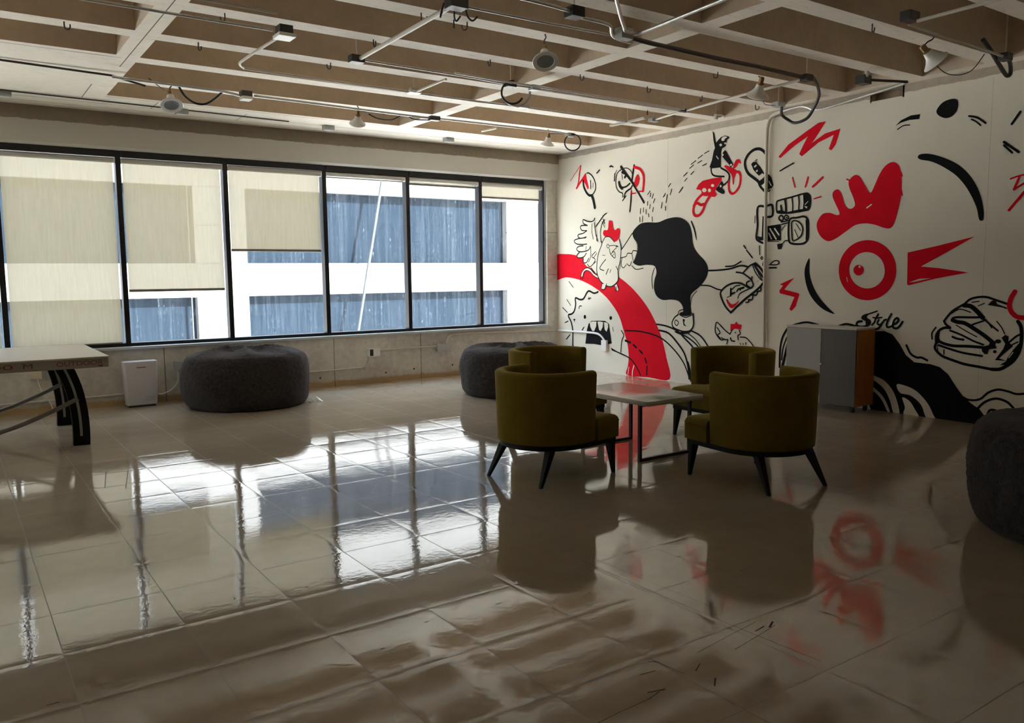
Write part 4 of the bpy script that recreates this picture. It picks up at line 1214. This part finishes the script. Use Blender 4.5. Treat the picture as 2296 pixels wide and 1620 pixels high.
# ---------------------------------------------------------------- outdoor game table (left edge)
t = thing('ping_pong_table', 'large outdoor game table with curved black legs and printed apron', 'game table', (0, 0, 0))
bm = bmesh.new(); box(bm, -1.82, 1.185, 8.03, 9.70, 0.797, 0.812, 0.003); build('table_top', bm, M['pp_top'], t)
bm = bmesh.new(); box(bm, -1.78, 1.175, 8.035, 8.06, 0.715, 0.796, 0.004); box(bm, -1.78, 1.175, 9.67, 9.695, 0.715, 0.796, 0.004); box(bm, 1.15, 1.175, 8.06, 9.67, 0.745, 0.796)
ap = build('apron', bm, M['pp_apron'], t)
def lettering(txt, x0, x1, z0, z1, y, name):
    cu = bpy.data.curves.new(name, 'FONT'); cu.body = txt; cu.extrude = 0.0004
    o = bpy.data.objects.new(name, cu); COL.objects.link(o)
    dg = bpy.context.evaluated_depsgraph_get(); dg.update()
    me = bpy.data.meshes.new_from_object(o.evaluated_get(dg))
    COL.objects.unlink(o); bpy.data.objects.remove(o)
    co = [v.co.copy() for v in me.vertices]
    ax, bx = min(c.x for c in co), max(c.x for c in co); ay, by = min(c.y for c in co), max(c.y for c in co)
    for v in me.vertices:
        v.co = Vector((x0 + (v.co.x - ax) / (bx - ax) * (x1 - x0), y + v.co.z, z0 + (v.co.y - ay) / (by - ay) * (z1 - z0)))
    me.materials.append(M['pp_text'])
    q = bpy.data.objects.new(name, me); COL.objects.link(q); q.parent = ap
    return q
lettering('OUTDOOR', 0.765, 1.13, 0.742, 0.782, 8.0335, 'lettering')
lettering('500', 0.20, 0.44, 0.742, 0.782, 8.0335, 'lettering')
lettering('M', 0.515, 0.585, 0.742, 0.782, 8.0335, 'lettering')
bm = bmesh.new(); prism(bm, [(1.075, 0.737), (1.135, 0.737), (1.115, 0.718)], 8.0325, 8.0345, axis='Y'); build('printed_arrow', bm, M['pp_text'], ap)
for y in (8.24, 9.49):
    path = [(0.94, 0.0), (0.945, 0.12), (0.942, 0.25), (0.93, 0.38), (0.905, 0.52), (0.865, 0.65), (0.83, 0.73)]
    for sx, cx in ((1, 0.0), (-1, -0.63)):
        C_ = catmull([Vector((p[0], p[1], 0)) for p in path], 4)
        hw = 0.068
        Lf, Rg = [], []
        for i, p in enumerate(C_):
            a, b = C_[max(i - 1, 0)], C_[min(i + 1, len(C_) - 1)]; d = (b - a).normalized()
            nn = Vector((-d.y, d.x, 0))
            zL, zR = p + nn * hw, p - nn * hw
            Lf.append((cx + sx * zL.x, max(0.0, zL.y))); Rg.append((cx + sx * zR.x, max(0.0, zR.y)))
        bm = bmesh.new()
        prism(bm, Lf + Rg[::-1], y - 0.035, y + 0.035, axis='Y')
        leg = build('leg', bm, M['pp_leg'], t, 40)
        bm = bmesh.new()
        sp = [(cx + sx * (p.x - 0.004), p.y) for p in C_ if p.y > 0.07]
        prism(bm, [(a - 0.011, b) for a, b in sp] + [(a + 0.011, b) for a, b in sp[::-1]], y - 0.0375, y - 0.034, axis='Y')
        o = build('strip', bm, M['pp_strip'], leg); o['label'] = 'silver strip on the leg'
    bm = bmesh.new()
    tube(bm, catmull([Vector(p) for p in [(0.93, y - 0.045, 0.43), (0.70, y - 0.045, 0.325), (0.40, y - 0.045, 0.215), (0.0, y - 0.045, 0.13), (-0.5, y - 0.045, 0.11), (-1.0, y - 0.045, 0.18), (-1.55, y - 0.045, 0.43)]], 6), 0.019, 10)
    build('cross_bar', bm, M['pp_bar'], t, 60)
bm = bmesh.new()
tube(bm, [(0.80, 8.27, 0.73), (0.80, 9.46, 0.73)], 0.02, 8); tube(bm, [(0.86, 8.33, 0.745), (0.87, 8.33, 0.64), (0.93, 8.30, 0.5)], 0.012, 8)
build('under_frame', bm, M['pp_leg'], t)

# ---------------------------------------------------------------- air purifier
t = thing('air_purifier', 'small white upright air purifier on the floor by the window wall', 'air purifier', (1.835, 10.33, 0))
bm = bmesh.new()
lo = rrect(0.165, 0.085, 0.025); hi = rrect(0.185, 0.10, 0.03)
R_ = []
for k, (f_, z) in enumerate([(0.0, 0.025), (0.04, 0.03), (0.5, 0.26), (1.0, 0.50), (1.0, 0.525), (0.9, 0.535)]):
    R_.append([bm.verts.new((a[0] * (1 - f_) + b[0] * f_, a[1] * (1 - f_) + b[1] * f_, z)) for a, b in zip(lo, hi)])
for a, b in zip(R_[:-1], R_[1:]):
    for k in range(len(a)): bm.faces.new((a[k], a[(k + 1) % len(a)], b[(k + 1) % len(b)], b[k]))
bm.faces.new(R_[0][::-1]); bm.faces.new(R_[-1]); build('housing', bm, M['purifier'], t, 35)
bm = bmesh.new(); prism(bm, rrect(0.15, 0.07, 0.02), 0.0, 0.026); build('base', bm, M['boxdark'], t)
bm = bmesh.new(); box(bm, -0.05, 0.05, -0.101, -0.094, 0.462, 0.472); build('label', bm, M['redlabel'], t)
bm = bmesh.new()
for i in range(7):
    for j in range(3): box(bm, 0.03 + i * 0.016, 0.04 + i * 0.016, -0.0895, -0.084, 0.075 + j * 0.018, 0.083 + j * 0.018)
build('air_slots', bm, M['lam_edge'], t)

# ---------------------------------------------------------------- boxes, plugs and conduits low on the walls
def wall_box(name, label, cat, x, z, w, h, d, m_, extra=None):
    t = thing(name, label, cat, (x, Y0, z))
    bm = bmesh.new(); box(bm, -w / 2, w / 2, -d, 0, -h / 2, h / 2, 0.004); build('housing', bm, m_, t)
    return t
t = wall_box('outlet_box', 'white outlet box with dark socket on the wall under the windows', 'outlet', 4.905, 0.432, 0.17, 0.11, 0.06, M['boxwhite'])
bm = bmesh.new(); box(bm, -0.072, -0.02, -0.064, -0.058, -0.045, 0.045); build('socket', bm, M['boxdark'], t)
wall_box('junction_box', 'grey metal junction box on the wall near the mural corner', 'junction box', 6.02, 0.435, 0.19, 0.11, 0.05, M['boxgrey'])
wall_box('outlet_box', 'grey outlet box between the purifier and the round pouf', 'outlet', 2.30, 0.435, 0.10, 0.10, 0.05, M['boxgrey'])
wall_box('outlet_box', 'grey outlet box under the game table, right of the charger', 'outlet', 0.93, 0.44, 0.09, 0.10, 0.04, M['boxgrey'])
t = wall_box('charger', 'cream plug in charger with a thin cord, under the game table', 'charger', 0.79, 0.45, 0.11, 0.12, 0.06, M['plug'])
bm = bmesh.new(); tube(bm, [(0.01, -0.045, -0.06), (0.02, -0.06, -0.12), (0.05, -0.07, -0.22), (0.11, -0.07, -0.32), (0.14, -0.08, -0.425)], 0.005, 6, smooth_path=5); build('cord', bm, M['boxwhite'], t, 60)
def run(name, label, cat, pts, r, m_, sm=0, group=None):
    bm = bmesh.new(); tube(bm, pts, r, 10, smooth_path=sm)
    return tag(build(name, bm, m_, None, 60), label, cat, group)
GC = 'conduit runs'
yw = Y0 - 0.012
run('conduit', 'thin conduit low on the window wall, from the round pouf to the white outlet box', 'conduit', [(2.35, yw, 0.22), (3.6, yw, 0.225), (4.55, yw, 0.225), (4.74, yw, 0.235), (4.81, yw, 0.28), (4.84, yw, 0.385)], 0.011, M['paintpipe'], 4, GC)
run('conduit', 'thin conduit joining the white outlet box and the grey junction box', 'conduit', [(4.99, yw, 0.455), (5.4, yw, 0.46), (5.93, yw, 0.462)], 0.011, M['paintpipe'], 0, GC)
run('conduit', 'thin conduit from the grey junction box along the sill into the mural corner', 'conduit', [(6.09, yw, 0.49), (6.11, yw, 0.55), (6.14, yw, 0.59), (6.22, yw, 0.615), (6.6, yw, 0.62), (7.4, yw, 0.60), (8.16, yw, 0.585)], 0.012, M['paintpipe'], 4, GC)
run('conduit', 'pale conduit crossing the painted monster mouth to the small white box', 'conduit', [(W - 0.02, 10.46, 0.585), (W - 0.02, 9.9, 0.59), (W - 0.02, 9.55, 0.59), (W - 0.02, 9.42, 0.565), (W - 0.02, 9.33, 0.50), (W - 0.02, 9.31, 0.44)], 0.016, M['boxwhite'], 5, GC)
t = thing('outlet_box', 'small white box on the mural under the painted monster mouth', 'outlet', (W, 9.31, 0.42))
bm = bmesh.new(); box(bm, -0.05, -0.0045, -0.055, 0.055, -0.085, 0.075, 0.004); build('housing', bm, M['boxwhite'], t)
run('conduit', 'thin conduit along the wall foot behind the purifier', 'conduit', [(-1.2, yw, 0.13), (0.6, yw, 0.132), (1.3, yw, 0.133), (1.7, yw, 0.137)], 0.012, M['paintpipe'], 0, GC)
run('power_cord', 'white cord from the purifier up to the grey outlet box', 'cord', [(2.035, 10.40, 0.12), (2.10, 10.44, 0.11), (2.20, 10.45, 0.15), (2.28, 10.45, 0.24), (2.29, 10.46, 0.40)], 0.007, M['boxwhite'], 5)
run('conduit', 'vertical pale conduit down the mural from ceiling to floor', 'conduit', [(W - 0.036, 6.365, 0.0), (W - 0.036, 6.39, 1.6), (W - 0.036, 6.40, 3.0), (W - 0.036, 6.395, 3.2), (W - 0.036, 6.36, 3.29), (W - 0.036, 6.30, 3.335), (W - 0.05, 6.17, 3.355)], 0.020, M['paintpipe'], 4, GC)
run('conduit', 'shiny bent conduit running along the top of the mural', 'conduit', [(W - 0.07, 6.15, 3.345), (W - 0.07, 5.93, 3.36), (W - 0.07, 5.82, 3.33), (W - 0.07, 5.75, 3.295), (W - 0.07, 5.6, 3.285), (W - 0.07, 5.2, 3.325), (W - 0.07, 4.70, 3.375)], 0.013, M['steel'], 5, GC)

# ---------------------------------------------------------------- conduits, boxes and lamps under the ceiling
ZP = 3.30
def cz(pts, z=ZP): return [(p[0], p[1], p[2] if len(p) > 2 else z) for p in pts]
RUNS = [
 ('thin steel conduit at top left reaching the white ceiling box', [(-0.9, 6.09), (0.9, 6.09), (2.12, 6.09)], 0.010, 'steel', 0),
 ('steel conduit along the rib above the white ceiling box', [(-0.5, 5.90, 3.372), (1.22, 5.90, 3.372), (2.10, 5.92, 3.372)], 0.010, 'paintpipe', 0),
 ('bent steel conduit from the white ceiling box to the small rod hung box', [(2.22, 6.16), (2.20, 6.6), (2.19, 7.05), (2.20, 7.18), (2.26, 7.28), (2.36, 7.31), (3.1, 7.34), (3.92, 7.36)], 0.011, 'paintpipe', 4),
 ('short pale conduit stub toward the camera from the small rod hung box', [(3.965, 7.33), (3.955, 6.72)], 0.011, 'paintpipe', 0),
 ('steel conduit along the far rib past the cross beam', [(4.0, 7.38), (4.73, 7.39), (5.29, 7.36), (6.81, 7.40)], 0.011, 'steel', 0),
 ('thick pale conduit slanting across the nearest coffers', [(2.945, 4.92), (2.985, 6.46)], 0.017, 'paintpipe', 0),
 ('steel conduit pair running right from the thick slanting conduit', [(3.03, 6.50), (4.17, 6.53), (4.59, 6.58), (4.87, 6.57), (6.90, 6.58)], 0.011, 'steel', 0),
 ('second conduit beside the run under the middle coffer', [(3.9, 6.47), (4.5, 6.50), (6.90, 6.53)], 0.009, 'steel', 0),
 ('long pale conduit rising toward the camera near the mural', [(6.96, 6.55), (6.88, 6.0), (6.84, 5.51), (6.80, 4.93)], 0.014, 'paintpipe', 0),
 ('short conduit beyond the rod hung boxes toward the windows', [(6.95, 6.62), (7.05, 7.13)], 0.012, 'paintpipe', 0),
 ('thin steel conduit from the dark top box to the S shaped bend', [(3.0, 4.87), (3.61, 4.86), (4.0, 4.84), (4.36, 4.83)], 0.010, 'steel', 0),
 ('S bent steel conduit by the centre cross beam', [(2.4, 4.53), (3.3, 4.53), (3.64, 4.555), (3.71, 4.57), (3.83, 4.62), (4.02, 4.63), (4.14, 4.66), (4.24, 4.76), (4.34, 4.85), (4.45, 4.89), (4.58, 4.90)], 0.012, 'steel', 5),
 ('dark long conduit across the centre cross beam toward the mural', [(4.42, 4.80), (4.7, 4.83), (5.5, 4.86), (6.03, 4.85), (6.72, 4.88)], 0.018, 'wire', 0),
 ('V bent steel conduit at the top edge by the centre beam', [(3.70, 4.12), (4.05, 4.45), (4.25, 4.63), (4.33, 4.70), (4.42, 4.71), (4.45, 4.60), (4.42, 4.2), (4.38, 3.7)], 0.014, 'steel', 4),
 ('pale conduit at top right going up out of the photo', [(5.95, 3.36), (5.945, 2.7)], 0.013, 'paintpipe', 0),
 ('thin conduit along the rib to the right hand lamp', [(5.98, 3.44), (7.1, 3.47), (7.54, 3.49)], 0.010, 'paintpipe', 0),
 ('conduit on the solid panel at far left, near the window', [(-1.5, 8.36, 3.37), (0.53, 8.41, 3.37), (1.41, 8.46, 3.36), (1.7, 8.46)], 0.010, 'wire', 0),
 ('steel conduit starting at the solid panel edge, to the near window ceiling box', [(1.38, 8.235), (2.36, 8.30), (2.58, 8.42)], 0.013, 'steel', 0),
 ('steel conduit between the two near window ceiling boxes', [(2.69, 8.34), (4.39, 8.44), (4.74, 8.44)], 0.012, 'steel', 0),
 ('steel conduit from the near window box to the corner cable ring', [(4.86, 8.42), (5.8, 8.41), (6.62, 8.42), (6.80, 8.46)], 0.012, 'steel', 0),
 ('short bright conduit piece near the corner, over the flat band', [(5.91, 9.15, 3.36), (5.95, 8.86, 3.36)], 0.014, 'paintpipe', 0),
 ('short dark bar from the bulb box to the mural top', [(7.36, 4.60), (7.75, 4.45)], 0.013, 'wire', 0),
 ('dark pipe along the window edge of the ceiling', [(-1.5, 9.7, 3.378), (0.6, 9.76, 3.378), (3.6, 9.9, 3.378)], 0.007, 'wire', 0),
]
for label, pts, r, m_, sm in RUNS:
    run('conduit', label, 'conduit', cz(pts), r, M[m_], sm, GC)

def ceil_box(label, x, y, w, d, h, m_, rod=True, z=ZP, up=ZT):
    t = thing('junction_box', label, 'junction box', (x, y, z), group='ceiling junction boxes')
    bm = bmesh.new(); box(bm, -w / 2, w / 2, -d / 2, d / 2, -h / 2, h / 2, 0.004); build('housing', bm, M[m_], t)
    if rod:
        bm = bmesh.new(); tube(bm, [(0, 0, h / 2), (0, 0, up - z)], 0.005, 6); build('hanger_rod', bm, M['steel'], t)
    return t
# the white box hangs from a dark mount
t = ceil_box('bright white box with dark mount hung at top left of the ceiling', 2.21, 6.10, 0.13, 0.15, 0.025, 'boxwhite', False, 3.27)
bm = bmesh.new(); box(bm, -0.05, 0.05, -0.05, 0.05, 0.013, 0.075); build('mount', bm, M['boxdark'], t)
t = ceil_box('white and dark box in the near window conduit run, second lamp from left', 2.63, 8.42, 0.10, 0.13, 0.03, 'boxwhite', False, 3.28)
t['label'] = 'white box with dark mount nearest the windows, right of the leftmost lamp'
bm = bmesh.new(); box(bm, -0.05, 0.05, -0.05, 0.06, 0.016, 0.07); build('mount', bm, M['boxdark'], t)
t = ceil_box('small white box on a rod, below the third rib', 3.96, 7.36, 0.13, 0.10, 0.025, 'boxwhite')
bm = bmesh.new(); box(bm, -0.04, 0.04, -0.03, 0.03, 0.012, 0.04); build('mount', bm, M['boxgrey'], t)
t = ceil_box('dark cluster box at the top edge of the photo, on the thick slanting conduit', 2.945, 4.85, 0.13, 0.10, 0.09, 'boxdark', True, 3.31)
for k, (dx, dy) in enumerate([(-0.06, 0.06), (0.03, 0.07), (0.09, 0.03)]):
    bm = bmesh.new(); tube(bm, [(dx, dy, 0.0), (dx * 1.2, dy * 1.3, -0.06), (dx * 1.5 + 0.02, dy * 1.6, -0.085), (dx * 1.7 + 0.04, dy * 1.4, -0.05)], 0.006, 6, smooth_path=4); build('wire_end', bm, M['cable'], t)
t = ceil_box('dark open box at the far end of the thick slanting conduit', 2.97, 6.51, 0.12, 0.08, 0.06, 'boxdark')
ceil_box('dark box above the black cable ring in the middle of the ceiling', 4.58, 6.575, 0.10, 0.07, 0.05, 'boxdark')
ceil_box('small steel box right of the middle cable ring', 4.86, 6.57, 0.10, 0.07, 0.05, 'boxgrey', False)
ceil_box('reddish dark box on the S bent conduit', 3.73, 4.57, 0.11, 0.10, 0.07, 'boxdark')
ceil_box('grey box at the foot of the V bent conduit', 4.37, 4.76, 0.12, 0.08, 0.08, 'boxgrey', False)
ceil_box('dark box on a rod above the big cable loop at the mural', 6.78, 4.88, 0.10, 0.08, 0.06, 'boxdark')
ceil_box('dark box at top right of the ceiling', 5.92, 3.40, 0.13, 0.08, 0.07, 'boxdark', False, 3.335)
ceil_box('small box on a rod where two conduits meet, middle of the far coffers', 6.94, 6.58, 0.11, 0.06, 0.03, 'boxdark')
ceil_box('grey box on a rod near the corner, at the short conduit end', 7.06, 7.17, 0.12, 0.08, 0.04, 'boxgrey')
ceil_box('grey box on a rod at the mural top, by the vertical conduit', 7.58, 5.80, 0.12, 0.09, 0.05, 'boxgrey')
t = ceil_box('dark box with a white bulb on top, at the mural top', 7.32, 4.64, 0.12, 0.10, 0.08, 'boxdark', True, 3.30)
bm = bmesh.new(); lathe(bm, [(0, 0.095), (0.016, 0.088), (0.024, 0.072), (0.02, 0.055), (0.012, 0.042), (0.012, 0.035)], 12, M=Matrix.Translation((-0.03, -0.055, -0.02))); build('bulb', bm, M['bulbwhite'], t, 60)
ceil_box('dark box at the corner end of the right hand lamp conduit', 7.58, 3.49, 0.10, 0.08, 0.06, 'boxdark', True)
ceil_box('dark box in the near window run, at the centre cross beam', 4.80, 8.44, 0.12, 0.08, 0.05, 'boxdark', False)
ceil_box('grey box holding the corner cable ring', 6.86, 8.50, 0.10, 0.07, 0.05, 'boxgrey', False)
t = ceil_box('small box on the far conduit just right of the centre beam', 5.29, 7.36, 0.12, 0.07, 0.03, 'boxgrey', False)
for x, y, lb in [(0.64, 9.85, 'leftmost small grey box on the flat ceiling band, at the photo edge'), (2.35, 9.87, 'small grey box on the flat ceiling band behind the leftmost lamp'), (4.14, 9.98, 'small grey box on the flat ceiling band above the third window'), (5.90, 9.99, 'small grey box on the flat ceiling band nearest the mural corner')]:
    t = ceil_box(lb, x, y, 0.13, 0.10, 0.05, 'boxgrey', False, ZC - 0.026)
    bm = bmesh.new(); box(bm, -0.055, 0.055, -0.03, 0.03, -0.031, -0.0255); build('cover', bm, M['bulbwhite'], t)
t = thing('strip_fitting', 'pale cross shaped fitting on a rod over the far conduit', 'light fitting', (6.87, 7.42, ZP))
bm = bmesh.new(); box(bm, -0.02, 0.02, -0.30, 0.30, -0.012, 0.012, 0.004); build('channel', bm, M['paintpipe'], t)
bm = bmesh.new(); box(bm, -0.16, 0.16, -0.018, 0.018, -0.010, 0.014, 0.004); build('bracket', bm, M['boxgrey'], t)
bm = bmesh.new(); tube(bm, [(0, 0, 0.01), (0, 0, ZT - ZP)], 0.005, 6); build('hanger_rod', bm, M['steel'], t)

# spot lamps: socket, flared reflector, lens, clip and cord
def spot_lamp(label, loc, aim, size=1.0, rise=0.16, cord=None):
    t = thing('spot_lamp', label, 'lamp', loc, group='clip lamps under the ceiling')
    q = Vector((0, 0, -1)).rotation_difference(Vector(aim).normalized()).to_matrix().to_4x4() @ Matrix.Scale(size, 4)
    bm = bmesh.new(); lathe(bm, [(0.030, 0.075), (0.034, 0.055), (0.040, 0.03), (0.062, 0.0), (0.082, -0.018), (0.094, -0.026), (0.097, -0.032), (0.093, -0.037), (0.066, -0.036), (0.062, -0.026)], 28, M=q); build('reflector', bm, M['bulbwhite'], t, 50)
    bm = bmesh.new(); lathe(bm, [(0.063, -0.030), (0.04, -0.027), (0.0, -0.025)], 28, M=q); build('lens', bm, M['lens'], t, 60)
    bm = bmesh.new(); lathe(bm, [(0.0, 0.135), (0.018, 0.133), (0.022, 0.12), (0.022, 0.085), (0.031, 0.08), (0.031, 0.06)], 16, M=q); build('socket', bm, M['brass'], t, 50)
    s_ = q @ Vector((0, 0, 0.12))
    bm = bmesh.new(); tube(bm, [s_, (s_.x * 0.6, s_.y * 0.6, s_.z * 0.5 + rise * 0.5), (s_.x * 0.3 + 0.012, s_.y * 0.3, rise - 0.02), (0.0, 0.0, rise)], 0.006, 6, smooth_path=4); build('clip', bm, M['wire'], t)
    if cord:
        bm = bmesh.new(); tube(bm, [s_] + [Vector(c) - Vector(loc) for c in cord], 0.004, 6, smooth_path=5); build('cord', bm, M['cable'], t, 60)
    return t
spot_lamp('large round lamp facing the camera, near the centre cross beam', (4.05, 5.33, 3.20), (-0.26, -0.46, -0.85), 1.08, 0.187)
spot_lamp('leftmost round lamp facing the camera, near the windows', (1.96, 8.62, 3.205), (-0.05, -0.5, -0.86), 1.1, 0.182, [(1.86, 8.5, 3.30), (1.72, 8.40, 3.36)])
spot_lamp('small lamp hanging sideways at the left end of the flat band', (3.94, 8.66, 3.22), (0.15, 0.55, -0.8), 0.95, 0.167, [(4.06, 8.62, 3.33), (4.2, 8.5, 3.3)])
spot_lamp('small lamp hanging in the far corner by the mural', (6.66, 8.72, 3.22), (0.1, 0.35, -0.9), 0.95, 0.167, [(6.74, 8.66, 3.33), (6.8, 8.55, 3.31)])
spot_lamp('lamp turned away, on the long pale conduit near the mural', (6.64, 5.32, 3.235), (0.25, 0.5, -0.85), 1.1, 0.152, [(6.8, 5.4, 3.25), (7.1, 5.6, 3.22), (7.5, 5.78, 3.28)])
spot_lamp('rightmost lamp seen from the side under a rib', (6.78, 3.68, 3.215), (0.62, -0.35, -0.7), 1.1, 0.172, [(7.0, 3.7, 3.14), (7.3, 3.65, 3.17), (7.45, 3.6, 3.33)])
# open ring lamp holder by the corner
t = thing('ring_lamp', 'small white lamp holder with a ring, hung on a rod near the mural', 'lamp', (7.12, 6.27, 3.20))
bm = bmesh.new(); tube(bm, [Vector((0.055 * math.cos(a) + 0.05, 0.055 * math.sin(a), 0.01)) for a in [2 * math.pi * k / 20 for k in range(21)]], 0.008, 8); build('ring', bm, M['bulbwhite'], t, 60)
bm = bmesh.new(); lathe(bm, [(0, 0.03), (0.02, 0.028), (0.024, 0.0), (0.02, -0.028), (0, -0.03)], 12); build('holder', bm, M['bulbwhite'], t, 60)
bm = bmesh.new(); tube(bm, [(0, 0, 0.03), (0, 0, ZT - 3.20)], 0.004, 6); build('hanger_rod', bm, M['steel'], t)

# slack cables
GB = 'slack black cables under the ceiling'
def ring(c, r, u, v, a0=0, a1=360, n=20):
    u, v = Vector(u).normalized(), Vector(v).normalized()
    return [Vector(c) + u * r * math.cos(math.radians(a0 + (a1 - a0) * k / n)) + v * r * math.sin(math.radians(a0 + (a1 - a0) * k / n)) for k in range(n + 1)]
run('cable', 'black cable coiled in a ring in the middle of the ceiling', 'cable', ring((4.565, 6.52, 3.215), 0.105, (0.82, -0.57, 0), (0, 0, 1), 80, 330), 0.010, M['cable'], 0, GB)
run('cable', 'steel flex completing the ring toward the small steel box', 'cable', ring((4.60, 6.51, 3.225), 0.13, (0.82, -0.57, 0), (0, 0, 1), 200, 360), 0.011, M['steel'], 0, GB)
run('cable', 'thin flex ring hanging in the far corner', 'cable', ring((6.87, 8.46, 3.20), 0.105, (0.82, -0.57, 0), (0, 0, 1), 90, 450), 0.009, M['cable'], 0, GB)
run('cable', 'big black cable loop hanging over the mural top', 'cable', [(7.60, 5.77, 3.28), (7.80, 5.92, 3.235), (7.90, 5.90, 3.18), (7.90, 5.84, 3.145), (7.90, 5.76, 3.14), (7.90, 5.66, 3.17), (7.88, 5.58, 3.24), (7.75, 5.42, 3.34), (7.4, 5.2, 3.375), (7.0, 4.98, 3.36), (6.83, 4.90, 3.325)], 0.016, M['cable'], 5, GB)
run('cable', 'thick black cable in a V at the right end of the mural top', 'cable', [(7.25, 3.52, 3.40), (7.45, 3.54, 3.33), (7.85, 3.62, 3.235), (7.93, 3.62, 3.215), (7.93, 3.60, 3.24), (7.82, 3.56, 3.30), (7.62, 3.50, 3.325)], 0.018, M['cable'], 5, GB)
run('cable', 'black cable sagging between the leftmost lamp and the near window box', 'cable', [(1.98, 8.40, 3.33), (2.05, 8.46, 3.25), (2.15, 8.52, 3.205), (2.25, 8.50, 3.20), (2.33, 8.42, 3.25), (2.38, 8.33, 3.305)], 0.011, M['cable'], 5, GB)
run('cable', 'thin black cables sagging right of the small sideways lamp', 'cable', [(4.05, 8.60, 3.30), (4.15, 8.55, 3.25), (4.3, 8.52, 3.25), (4.42, 8.47, 3.31), (4.55, 8.46, 3.27), (4.75, 8.45, 3.28)], 0.007, M['cable'], 5, GB)

# bent wire hooks left in the concrete
hook = None
for i, (x, y) in enumerate([(0.87, 7.0), (1.83, 7.03), (1.8, 6.17), (2.97, 7.06), (2.98, 6.2), (2.98, 5.40), (3.26, 5.41), (3.37, 5.40), (4.11, 6.21), (5.13, 6.2), (6.03, 6.22), (6.84, 6.22), (6.17, 5.42), (6.89, 7.1), (7.72, 6.22), (6.01, 3.75)]):
    z = ZC
    if hook is None:
        hook = thing('wire_hook', 'short bent steel wire hook sticking out of a ceiling rib', 'wire hook', (x, y, z), group='wire hooks on the ceiling ribs')
        bm = bmesh.new(); tube(bm, [(0, 0, 0.01), (0, 0, -0.03), (0.004, 0, -0.05), (0.02, -0.01, -0.058), (0.034, -0.018, -0.045), (0.036, -0.02, -0.02)], 0.0055, 6, smooth_path=4); build('wire', bm, M['wire'], hook, 60)
    else: dup(hook, hook['label'], (x, y, z), i * 1.3)
